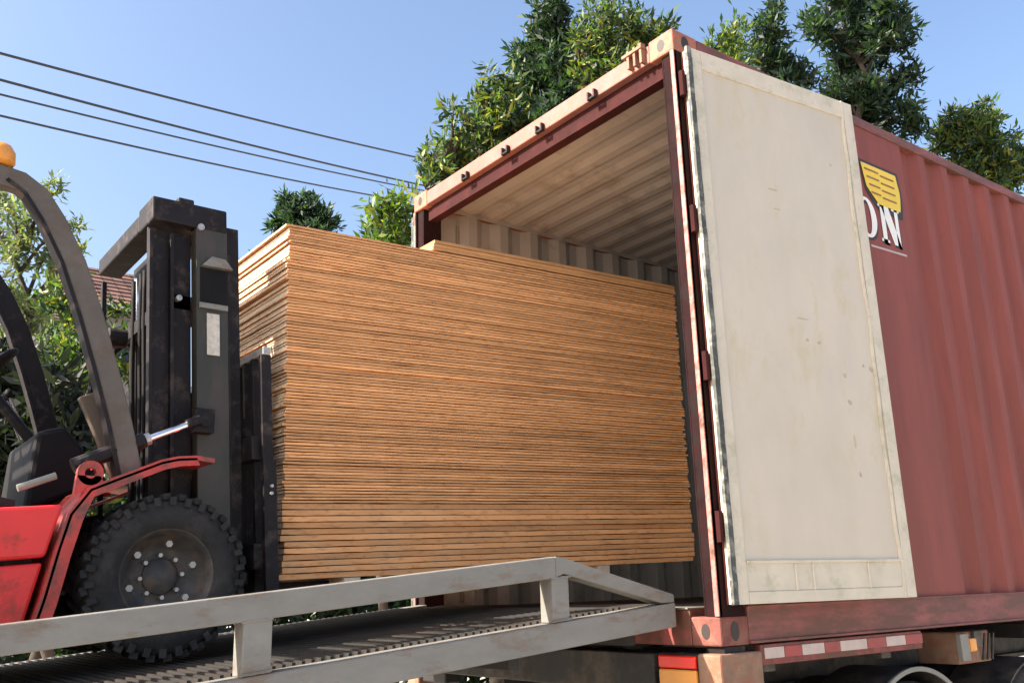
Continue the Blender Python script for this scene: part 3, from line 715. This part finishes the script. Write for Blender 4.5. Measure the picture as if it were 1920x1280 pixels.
b.box((-2.96, 1.0, 1.775), (-2.90, mirror(1.0), 1.83)); b.box((-3.98, 1.0, 1.775), (-3.90, mirror(1.0), 1.83)); gt = part('guard_frame', b, M['guard'], fk, bevel=.005)
for k in range(8): b = MB().box((-3.86 + k * .115, 1.03, 1.79), (-3.83 + k * .115, mirror(1.03), 1.815)); part('guard_slat', b, M['guard'], gt)
# amber beacon on the front corner of the guard
b = MB().lathe([(0, .0), (.055, .0), (.062, .012), (.06, .05), (.045, .075), (0, .082)], (-2.685, 1.0, 1.842), axis='Z', seg=20); part('beacon', b, M['amber'], fk, smooth=True)
# cowl, dashboard, steering
b = MB().prism([(-2.30, 1.01), (-2.215, 1.05), (-2.19, .90), (-2.10, .70), (-2.155, .70), (-2.235, .88)], 1.10, 1.14); cw = part('cowl_plate', b, M['guard'], fk, bevel=.004)
b = MB().prism([(-2.42, 0.58), (-2.16, .70), (-2.22, 0.84), (-2.30, .93), (-2.40, .90)], 1.3, mirror(1.2)); part('dashboard', b, M['seat'], fk, bevel=.02)
b = MB().tube([(-2.33, YC, .85), (-2.58, YC, 1.13)], .022, 8); part('steering_column', b, M['black'], fk)
b = MB(); c = Vector((-2.60, YC, 1.15)); ax = Vector((-.25, 0, .28)).normalized(); u = Vector((0, 1, 0)); v = ax.cross(u)
b.tube([c + (u * math.cos(a) + v * math.sin(a)) * .17 for a in [2 * math.pi * i / 24 for i in range(25)]], .014, 6)
for a in (0.5, 2.6, 4.7): b.tube([c, c + (u * math.cos(a) + v * math.sin(a)) * .17], .009, 5)
part('steering_wheel', b, M['seat'], fk, smooth=True)
for k in range(3):
    y = 1.78 + k * .06; b = MB().tube([(-2.36, y, .95), (-2.44, y, 1.12)], .007, 6); lv = part('lever', b, M['chrome'], fk)
    b = MB().lathe([(0, -.02), (.015, -.015), (.018, 0), (.012, .02), (0, .024)], (-2.445, y, 1.13), axis='Z', seg=10); part('knob', b, M['seat'], lv, smooth=True)
b = MB().tube([(-2.50, 0.97, .64), (-2.38, 0.97, .69)], .013, 8); part('grab_handle', b, M['mud'], fk)

# mast, leaning back a few degrees
TL = 0.0655
def mx(z): return -TL * (z - 0.30)      # shift of the mast with height
def mbox(b, x0, x1, y0, y1, z0, z1, mi=0):
    b.add([(x0 + mx(z0), y0, z0), (x1 + mx(z0), y0, z0), (x1 + mx(z0), y1, z0), (x0 + mx(z0), y1, z0), (x0 + mx(z1), y0, z1), (x1 + mx(z1), y0, z1), (x1 + mx(z1), y1, z1), (x0 + mx(z1), y1, z1)],
          [(0,3,2,1),(4,5,6,7),(0,1,5,4),(1,2,6,5),(2,3,7,6),(3,0,4,7)], mi); return b
ZM0, ZM1 = 0.14, 1.80
for s in (1, -1):
    Y = (lambda a, b_: (1.10 + a, 1.10 + b_)) if s == 1 else (lambda a, b_: (mirror(1.10 + b_), mirror(1.10 + a)))
    xo = 0.0 if s == 1 else 0.0
    b = MB(); mbox(b, -1.80, -1.665, *Y(0.0, .014), ZM0, ZM1); mbox(b, -1.80, -1.785, *Y(.014, .07), ZM0, ZM1); mbox(b, -1.68, -1.665, *Y(.014, .07), ZM0, ZM1)
    up_ = part('mast_upright', b, M['olive'], fk, bevel=.002, label='olive grey outer channel')
    b = MB(); mbox(b, -1.665, -1.655, *Y(.0, .03), ZM0, ZM1 - .1); mbox(b, -1.655, -1.60, *Y(.035, .10), ZM0 + .05, ZM1 + .04); part('inner_channel', b, M['black'], up_, bevel=.002)
    if s == 1:
        b = MB(); mbox(b, -1.758, -1.705, 1.0925, 1.0985, 1.24, 1.42); part('rating_label', b, M['label'], up_, label='pale rating plate')
        b = MB(); mbox(b, -1.79, -1.67, 1.085, 1.0995, 1.44, 1.462); part('bracket', b, M['ramp'], up_)
        b = MB(); b.prism([(-1.87, 1.625), (-1.735, 1.625), (-1.77, 1.665), (-1.83, 1.67)], 1.075, 1.0995); part('bracket', b, M['ramp'], up_)
        b = MB(); mbox(b, -1.785, -1.668, 1.0965, 1.0995, 1.46, 1.62); part('upright_pad', b, M['seat'], up_)
        b = MB().tube([(-1.83, 1.09, .955), (-1.83, 1.03, .955)], .034, 14); b.box((-1.87, 1.04, .90), (-1.79, 1.098, 1.0)); part('tilt_pivot', b, M['black'], up_, bevel=.003)
    # nested rear channels
    b = MB(); mbox(b, -1.985, -1.805, *Y(0.06, .075), ZM0 + .2, ZM1 - .02); mbox(b, -1.99, -1.975, *Y(.02, .06), ZM0 + .2, ZM1 - .04) ; mbox(b, -1.90, -1.885, *Y(.03, .06), ZM0 + .2, ZM1 - .04)
    if s == 1: part('inner_mast', b, M['black'], fk, bevel=.002)
    else:
        b = MB(); mbox(b, -1.975, -1.955, *Y(.03, .06), 0.3, 1.76); part('guide_rail', b, M['black'], fk)
        
# top cross member: near part deep, then running to the far upright
b = MB(); mbox(b, -1.985, -1.665, 1.095, 1.30, 1.795, 1.90); mbox(b, -1.985, -1.88, 1.30, mirror(1.12), 1.80, 1.88); mbox(b, -1.82, -1.70, 1.30, mirror(1.12), 1.78, 1.86)
mbox(b, -1.87, -1.80, 1.12, 1.22, 1.90, 1.93)
tc_ = part('top_crossmember', b, M['black'], fk, bevel=.008)
b = MB().tube([(-1.88, 1.088, 1.80), (-1.88, 1.10, 1.80)], .015, 10); part('bolt', b, M['bolt'], tc_)
b = MB(); mbox(b, -1.90, -1.72, 1.16, mirror(1.16), 1.44, 1.50); part('mid_crossmember', b, M['black'], fk)
b = MB(); mbox(b, -1.90, -1.74, 1.16, mirror(1.16), .45, .53); part('mid_crossmember', b, M['black'], fk)
# lift cylinders and chains
for y in (1.24, mirror(1.24)):
    p0 = Vector((-1.83 + mx(.2), y, .2)); p1 = Vector((-1.83 + mx(1.46), y, 1.46)); p2 = Vector((-1.83 + mx(1.78), y, 1.78))
    cy = part('lift_cylinder', MB().tube([p0, p1], .036, 14), M['black'], fk, smooth=False)
    part('cylinder_rod', MB().tube([p1, p2], .018, 10), M['chrome'], cy)
    part('cylinder_collar', MB().tube([p1 - Vector((0, 0, .02)), p1 + Vector((0, 0, .03))], .046, 14), M['bolt'], cy)
for y in (1.36, 1.42, mirror(1.36), mirror(1.42)):
    b = MB(); z = .3
    while z < 1.76: mbox(b, -1.845, -1.815, y, y + .022, z, z + .022); mbox(b, -1.84, -1.82, y + .006, y + .016, z + .018, z + .034); z += .03
    part('lift_chain', b, M['chain'], fk)['kind'] = 'stuff'
for k, y in enumerate((1.30, 1.50, 1.56, 1.68)):
    b = MB().tube([(-1.90 + mx(z), y + .006 * math.sin(z * 9 + k), z) for z in [.35 + .09 * i for i in range(16)]], .011, 6); part('hydraulic_hose', b, M['seat'], fk, smooth=True)
b = MB().tube([(-1.94, 1.16, 1.48), (-1.94, 1.13, 1.48)], .013, 8); part('bolt', b, M['bolt'], fk)
# working lamp on the left of the mast
b = MB().tube([(-2.10, 1.62, 1.40), (-2.02, 1.62, 1.40)], .045, 12); lp = part('work_lamp', b, M['black'], fk, bevel=.004)
b = MB().tube([(-2.115, 1.62, 1.40), (-2.101, 1.62, 1.40)], .022, 10); part('lens', b, M['bolt'], lp)
b = MB().tube([(-2.02, 1.64, 1.38), (-2.10, 1.68, 1.30), (-2.14, 1.66, 1.20), (-2.16, 1.6, 1.05)], .012, 6); part('lamp_cable', b, M['seat'], lp)
b = MB().prism([(-2.12, 1.08), (-2.05, 1.16), (-2.02, 1.15), (-2.06, 1.05)], 1.50, 1.53); part('lamp_bracket', b, M['label'], lp)
# tilt cylinder
for y in (1.0, mirror(1.0)):
    cy = part('tilt_cylinder', MB().tube([(-2.32, y, .73), (-2.075, y, .845)], .030, 12), M['black'], fk)
    part('cylinder_rod', MB().tube([(-2.085, y, .84), (-1.90, y, .925)], .0125, 10), M['chrome'], cy)
    part('gland', MB().tube([(-2.10, y, .834), (-2.055, y, .853)], .024, 12), M['bolt'], cy)
    part('clevis', MB().tube([(-1.915, y, .918), (-1.865, y, .942)], .022, 10), M['black'], cy)
# carriage, load backrest and forks
b = MB()
for z in (.36, .80): mbox(b, -1.60, -1.545, 1.02, mirror(1.02), z, z + .10)
for y in (1.18, mirror(1.25)): mbox(b, -1.62, -1.56, y, y + .07, .30, 1.0)
cg = part('carriage', b, M['black'], fk, bevel=.005)
b = MB(); bx0, bx1 = -1.545, -1.52
mbox(b, bx0 - .01, bx1, 0.99, mirror(0.99), 1.245, 1.28)
br_ = part('load_backrest', b, M['bolt'], fk, bevel=.004, label='pale worn top bar of the load backrest')
for i in range(13):
    y = 0.99 + i * .0925; b = MB(); mbox(b, bx0 - .02, bx1, y, y + .028, .46 if i else .30, 1.245); part('backrest_bar', b, M['black'], br_, bevel=.003)
b = MB(); mbox(b, -1.565, -1.51, .985, 1.010, .26, .80); part('side_shifter_plate', b, M['black'], br_)
b = MB(); mbox(b, -1.565, -1.51, mirror(1.010), mirror(.985), .26, .80); part('side_shifter_plate', b, M['black'], br_)
for y in (.9835, ):
    for z in (.66, .69): part('grease_nipple', MB().tube([(-1.56, .985, z), (-1.56, .972, z)], .007, 8), M['bolt'], br_)
for y in (1.18, mirror(1.30)):
    b = MB().prism([(-1.535, .90), (-1.485, .90), (-1.485, .305), (-.40, .332), (-.40, .318), (-1.48, .262), (-1.535, .262)], y, y + .12); part('fork', b, M['black'], fk, bevel=.004)
# ------------------------------------------------------------------ trees, shrubs
def leaves(lobes, per, size, seed, flat=0.27, shell=0.25, clump=22, spread=0.17):
    """many small bent leaves in clumps spread through the lobes; returns mesh arrays"""
    R = np.random.default_rng(seed); cs = []; per = per * .80
    for (x, y, z, r) in lobes:
        r = r * .80
        nC = max(4, int(per * (r / 0.35) ** 2 / clump))
        d = R.normal(size=(nC, 3)); d /= np.linalg.norm(d, axis=1)[:, None]
        rr = r * (shell + (1.12 - shell) * R.random(nC) ** 0.8)
        c = np.array([x, y, z]) + d * rr[:, None] * np.array([1, 1, 0.95])
        # some sprigs stand out of the outline
        k = R.random(nC) < 0.12; c[k] += d[k] * (r * 0.38) + np.array([0, 0, 0.09])
        cs.append(c)
    c = np.concatenate(cs); n = len(c)
    m = n * clump
    a = R.normal(size=(m, 3)); a[:, 2] += 0.45; a /= np.linalg.norm(a, axis=1)[:, None]
    cen = np.repeat(c, clump, axis=0) + R.normal(size=(m, 3)) * spread * .28 + a * (size * (1.0 + 1.3 * R.random(m)))[:, None]
    t = R.normal(size=(m, 3)); t -= (t * a).sum(1)[:, None] * a; t /= np.linalg.norm(t, axis=1)[:, None]
    nn = np.cross(a, t); s = size * 1.30 * (0.6 + 0.8 * R.random(m))[:, None]
    p0 = cen - a * s; p2 = cen + a * s; p1 = cen + t * s * flat + nn * s * .12; p3 = cen - t * s * flat + nn * s * .12
    V = np.stack([p0, p1, p2, p3], 1).reshape(-1, 3)
    return V
def leaf_mesh(name, V, m):
    n = len(V) // 4; me = bpy.data.meshes.new(name)
    me.vertices.add(len(V)); me.vertices.foreach_set('co', V.astype('f').ravel())
    me.loops.add(len(V)); me.loops.foreach_set('vertex_index', np.arange(len(V), dtype='i'))
    me.polygons.add(n); me.polygons.foreach_set('loop_start', np.arange(0, len(V), 4, dtype='i'))
    me.materials.append(m); me.update(calc_edges=True); me.validate(); return me
def tree(name, label, cat, lobes, leafm, per=900, size=.055, seed=1, group=None, base=None, trunk_r=.13, **kw):
    L = np.array(lobes); cx, cy = (base if base else (L[:, 0].mean(), L[:, 1].mean() + .2)); zl = L[:, 2].min()
    t = thing(name, label, cat, (cx, cy, GZ), group)
    R = random.Random(seed)
    top = L[:, 2].max() - .2; k = 9
    pts = [Vector((cx + R.uniform(-.05, .05) * i, cy + R.uniform(-.05, .05) * i, GZ + (top - GZ) * i / k)) for i in range(k + 1)]
    b = MB().tube(pts, trunk_r, 9, r2=.02)
    for (x, y, z, r) in lobes:
        h = max(GZ + .6, min(z - .25 - R.random() * .5, top)); i = min(k - 1, int((h - GZ) / (top - GZ) * k)); f = (h - GZ) / (top - GZ) * k - i
        p = pts[i].lerp(pts[i + 1], max(0, min(1, f))); e = Vector((x, y, z + r * .4)); mid = p.lerp(e, .5) + Vector((R.uniform(-.1, .1), R.uniform(-.1, .1), .05))
        b.tube([p, mid, e], .035, 5, r2=.008)
    part('trunk', b, M['bark'], t, smooth=True)
    me = leaf_mesh('crown', leaves(lobes, per, size, seed, **kw), M[leafm]); link('crown', me, t)
    return t
LOB = {
    'tall_dark': [(4.47,6.06,8.21,0.31), (4.66,6.37,8.01,0.40), (4.68,6.79,7.88,0.35), (4.81,6.22,7.55,0.47), (4.74,6.76,7.27,0.47), (4.75,6.32,6.81,0.47), (4.49,6.70,7.42,0.27), (4.51,6.89,7.97,0.14), (4.99,6.23,7.10,0.39), (4.70,6.25,8.86,0.22)],
    'behind_header': [(4.19,4.67,7.15,0.26), (4.25,5.05,7.07,0.35), (4.78,4.99,7.19,0.38), (4.72,4.51,7.03,0.31), (4.45,5.18,6.81,0.41), (4.57,4.59,6.56,0.38), (4.94,4.60,6.85,0.28), (4.58,4.94,7.78,0.11), (4.93,4.33,7.09,0.14), (4.69,4.78,7.44,0.17)],
    'left_mid': [(3.47,6.04,6.67,0.27), (3.62,6.39,6.45,0.36), (4.03,6.52,6.27,0.40), (3.44,6.46,6.07,0.32), (4.09,6.29,6.27,0.36), (3.62,6.02,6.40,0.29), (3.49,6.44,6.59,0.20), (3.60,6.94,6.00,0.40), (3.72,6.36,5.72,0.36)],
    'left_low': [(2.29,5.36,5.57,0.16), (2.49,5.65,5.41,0.27), (2.59,6.01,5.27,0.29), (2.28,5.76,4.96,0.22), (2.68,5.73,5.32,0.22), (2.46,5.28,5.42,0.13), (2.26,5.89,5.21,0.10), (2.71,6.01,5.02,0.25)],
    'bush_post': [(1.32,5.29,4.09,0.22), (1.61,5.46,4.10,0.23), (1.55,5.88,4.16,0.16), (1.49,5.30,4.26,0.13), (1.81,5.52,4.04,0.17), (1.38,5.34,3.82,0.23)],
    'distant': [(5.22,16.30,8.97,0.41), (5.20,16.72,8.91,0.44), (5.77,16.62,9.07,0.44), (5.88,16.10,8.64,0.32), (5.01,17.06,8.91,0.28), (5.44,16.32,8.42,0.57), (5.06,16.73,9.22,0.18)],
    'small_yellow': [(6.13,4.39,7.45,0.22), (6.49,4.42,7.73,0.13), (6.55,4.83,7.54,0.26), (6.12,4.62,7.40,0.11), (6.60,4.61,7.48,0.21), (6.26,4.45,6.99,0.26)],
    'dark_column': [(7.75,4.76,8.52,0.27), (7.99,5.01,8.37,0.33), (8.38,5.12,8.33,0.33), (7.85,5.05,8.01,0.29), (8.28,5.14,7.93,0.33), (7.75,4.69,8.72,0.13), (8.46,4.83,7.84,0.30), (8.57,5.03,8.16,0.23)],
    'big': [(8.78,4.55,8.71,0.33), (8.84,4.81,8.97,0.14), (9.57,4.51,9.38,0.39), (9.60,4.13,8.69,0.48), (10.13,3.98,9.10,0.31), (9.51,3.88,9.05,0.30), (9.26,4.59,8.67,0.35), (9.77,4.66,8.49,0.43), (9.95,3.89,8.64,0.26), (9.98,4.31,8.48,0.26), (9.46,4.36,7.75,0.43), (9.61,4.67,7.66,0.43), (10.30,4.43,7.96,0.33), (10.07,4.01,7.97,0.26), (10.05,4.59,7.47,0.43), (10.04,4.03,7.40,0.26), (10.45,4.15,7.30,0.24), (9.63,4.94,7.98,0.35), (8.99,4.36,9.41,0.35)],
    'right': [(11.69,4.01,7.61,0.39), (12.18,3.94,7.87,0.32), (12.66,4.02,7.69,0.46), (11.69,4.27,7.42,0.33), (12.19,4.32,7.28,0.46), (12.27,3.75,7.06,0.41), (12.83,3.68,7.19,0.28), (13.12,3.89,7.05,0.37), (11.55,4.30,7.64,0.15), (12.53,3.81,8.03,0.15), (12.09,3.97,6.81,0.46)],
    'left_grey': [(-1.25,11.87,5.83,0.40), (-0.90,12.07,5.63,0.40), (-0.58,12.28,5.42,0.36), (-1.08,12.13,5.27,0.48), (-1.54,12.70,5.79,0.56), (-0.72,11.37,6.12,0.11), (-0.46,11.71,5.69,0.23), (-0.77,12.13,6.30,0.20), (-0.37,11.60,5.25,0.28), (-1.49,12.47,6.34,0.40)],
    'dark_left': [(-1.87,6.39,2.27,0.24), (-1.95,6.91,2.06,0.29), (-1.63,7.02,2.17,0.27), (-1.78,6.68,1.79,0.29), (-1.55,6.88,1.84,0.24), (-1.84,6.64,1.45,0.29), (-1.55,6.80,1.49,0.29), (-1.62,7.33,1.24,0.29), (-2.06,6.67,2.45,0.20)],
    'dark_mid': [(-1.63,5.64,2.01,0.18), (-1.45,5.95,1.85,0.21), (-1.50,6.40,1.78,0.23), (-1.37,5.79,1.56,0.23), (-1.43,6.27,1.43,0.23), (-1.30,5.63,1.31,0.21), (-1.39,6.14,1.14,0.23), (-1.18,6.16,1.76,0.14)],
    'left_green': [(-1.35,6.99,3.16,0.25), (-1.14,7.26,3.04,0.25), (-1.08,7.67,2.86,0.27), (-1.02,7.15,2.53,0.25), (-0.92,7.35,2.87,0.16), (-0.83,6.74,2.74,0.19), (-0.63,7.04,2.55,0.22), (-0.74,7.31,3.18,0.14), (-1.27,7.34,2.54,0.27)],
}
def under(lobes, drop, n, r, seed, sx=.8):
    """more crown below the part that shows over the container"""
    R = random.Random(seed); L = np.array(lobes); out = []
    for i in range(n):
        out.append((L[:, 0].mean() + R.uniform(-sx, sx) * .75, L[:, 1].mean() + R.uniform(-.3, .8), L[:, 2].min() - .45 - R.random() * drop, r * R.uniform(.7, 1.1)))
    return out
D = LOB
tree('evergreen_tree', 'tall dark pointed tree rising behind the middle of the container header', 'tree', D['tall_dark'] + under(D['tall_dark'], 2.2, 8, .5, 1), 'leaf_dark', 1150, .060, 11)
tree('leafy_tree', 'bushy green tree directly behind the top near corner of the container', 'tree', D['behind_header'] + under(D['behind_header'], 1.6, 6, .45, 2), 'leaf_mid', 1000, .055, 12)
tree('leafy_tree', 'mid green tree behind the header, left of the tall dark pointed one', 'tree', D['left_mid'] + under(D['left_mid'], 1.8, 6, .45, 3), 'leaf_mid', 950, .055, 13)
tree('leafy_tree', 'lower green tree beside the far top corner where the cables pass', 'tree', D['left_low'] + under(D['left_low'], 1.5, 5, .4, 4, .4), 'leaf_mid', 1000, .05, 14)
tree('shrub', 'bright green bush between the plywood stack top and the far container post', 'shrub', D['bush_post'] + under(D['bush_post'], 1.0, 5, .35, 5, .4), 'leaf_light', 1000, .05, 15, trunk_r=.06)
tree('leafy_tree', 'distant dark tree peeking over the top left corner of the plywood stack', 'tree', D['distant'] + under(D['distant'], 2.0, 6, .8, 6, 1.0), 'leaf_dark', 700, .085, 16)
tree('young_tree', 'small yellow green treetop just right of the container near top corner', 'tree', D['small_yellow'] + under(D['small_yellow'], 1.5, 5, .4, 7, .4), 'leaf_light', 900, .05, 17, trunk_r=.08)
tree('evergreen_tree', 'narrow dark column shaped tree above the open door', 'tree', D['dark_column'] + under(D['dark_column'], 1.8, 7, .5, 8, .7), 'leaf_dark', 1100, .055, 18)
tree('evergreen_tree', 'large dark spreading tree above the right edge of the open door', 'tree', D['big'] + under(D['big'], 1.8, 9, .55, 9, 1.0), 'leaf_dark', 900, .065, 19, trunk_r=.18)
tree('leafy_tree', 'rounded green tree rising over the right end of the container roof', 'tree', D['right'] + under(D['right'], 1.5, 6, .6, 10, 1.0), 'leaf_mid', 1000, .06, 20)
tree('leafy_tree', 'pale grey green thin tree behind the curved guard pillar at left', 'tree', D['left_grey'] + under(D['left_grey'], 2.5, 8, .6, 11, 1.0), 'leaf_grey', 420, .055, 21)
tree('shrub', 'green shrub seen between the guard pillar and the mast', 'shrub', D['left_green'] + under(D['left_green'], 1.6, 7, .4, 12, .6), 'leaf_mid', 900, .05, 22, trunk_r=.06)
# dark hedge along the back of the yard
lob = []; R = random.Random(5); x = -7.0
while x < 34:
    hgt = 1.9 if x > 2 else 3.0
    for k in range(3): lob.append((x + R.uniform(-.3, .3), 9.0 + R.uniform(-.4, .6), GZ + .45 + hgt * k / 3, .85))
    x += 0.75
hedge = link('hedge', leaf_mesh('hedge', leaves(lob, 65, .15, 31, clump=7, spread=.5, shell=.2), M['leaf_dark'])); hedge['kind'] = 'stuff'; hedge['label'] = 'dark hedge along the back of the yard'
# dense dark shrubs just behind the driver's place, each its own plant
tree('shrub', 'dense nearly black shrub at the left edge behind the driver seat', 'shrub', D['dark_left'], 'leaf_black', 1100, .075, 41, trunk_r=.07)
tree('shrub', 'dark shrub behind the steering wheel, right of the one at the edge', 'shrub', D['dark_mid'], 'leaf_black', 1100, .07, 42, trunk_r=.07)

# ------------------------------------------------------------------ houses beyond the shrubs
def house(x0, x1, y0, y1, ze, zr, label, ridge_x=True, seed=1):
    h = thing('house', label, 'house', ((x0 + x1) / 2, (y0 + y1) / 2, GZ))
    b = MB().box((x0, y0, GZ), (x1, y1, ze)); wl = part('wall', b, M['wall_house'], h)
    ym = (y0 + y1) / 2; b = MB(); ov = .35
    b.add([(x0 - ov, y0 - ov, ze - .05), (x1 + ov, y0 - ov, ze - .05), (x1 + ov, ym, zr), (x0 - ov, ym, zr), (x0 - ov, y1 + ov, ze - .05), (x1 + ov, y1 + ov, ze - .05)], [(0, 1, 2, 3), (3, 2, 5, 4)])
    b.add([(x0, y0, ze), (x0, y1, ze), (x0, ym, zr - .1)], [(0, 1, 2)]); b.add([(x1, y0, ze), (x1, y1, ze), (x1, ym, zr - .1)], [(2, 1, 0)])
    rf = part('roof', b, M['roof_brown'], h)
    # tile courses
    b = MB(); n_ = 9; R = random.Random(seed)
    for i in range(n_):
        t0 = i / n_; ya = y0 - ov + (ym - y0 + ov) * t0; za = ze - .05 + (zr - ze + .05) * t0; yb = y0 - ov + (ym - y0 + ov) * (t0 + 1 / n_); zb_ = ze - .05 + (zr - ze + .05) * (t0 + 1 / n_)
        x = x0 - ov
        while x < x1 + ov - .01:
            w_ = min(.3, x1 + ov - x); dz = R.uniform(0, .015)
            b.add([(x, ya, za + .05 + dz), (x + w_ - .02, ya, za + .05 + dz), (x + w_ - .02, yb, zb_ + .015), (x, yb, zb_ + .015), (x, ya, za + .004), (x + w_ - .02, ya, za + .004)], [(0, 1, 2, 3), (4, 5, 1, 0)]); x += .3
    part('roof_tile', b, M['roof_brown'], rf)['kind'] = 'stuff'
    b = MB().box((x0 - ov, y0 - ov - .03, ze - .16), (x1 + ov, y0 - ov + .06, ze - .06)); part('gutter', b, M['white_trim'], h)
    for zf in (ze - 1.9, ze - 4.7):
        x = x0 + .7
        while x < x1 - 1.2:
            b = MB().box((x, y0 - .05, zf), (x + .9, y0 + .02, zf + 1.1)); fr = part('window', b, M['white_trim'], h)
            for dx in (.07, .48): b = MB().box((x + dx, y0 - .06, zf + .07), (x + dx + .35, y0 - .051, zf + 1.03)); part('pane', b, M['glass'], fr)
            x += 1.9
    return h
house(-3.0, 1.3, 20.8, 26, 6.5, 8.0, 'old house with brown tiled roof and pale eaves at far left edge')
house(1.9, 4.6, 22.6, 27, 7.9, 9.6, 'house with brown red roof between the guard pillar and the mast', seed=2)

# ------------------------------------------------------------------ overhead cables
def cable(a, b_, label, r=.028, sag=.35):
    A, B = Vector(a), Vector(b_); d = B - A; A2 = A - d * .9; B2 = B + d * .35; pts = []
    for i in range(33):
        t = i / 32; p = A2.lerp(B2, t); p.z -= sag * 4 * t * (1 - t) - sag * .8; pts.append(p)
    o = part('overhead_cable', MB().tube(pts, r, 6), M['cable'], None, smooth=True); tag(o, label, 'cable', 'power cables across the sky')
cable((-1.26, 15.86, 10.64), (11.21, 20.91, 13.78), 'topmost of the four cables crossing the sky at left')
cable((-1.19, 15.97, 10.14), (11.18, 21.2, 12.99), 'second cable from the top of the four crossing the sky')
cable((-1.15, 16.04, 9.87), (11.13, 21.29, 12.84), 'third cable down of the four, close under the second', r=.022)
cable((-1.10, 16.13, 9.47), (10.27, 22.02, 12.62), 'lowest of the four cables, ending above the plywood stack', r=.024)
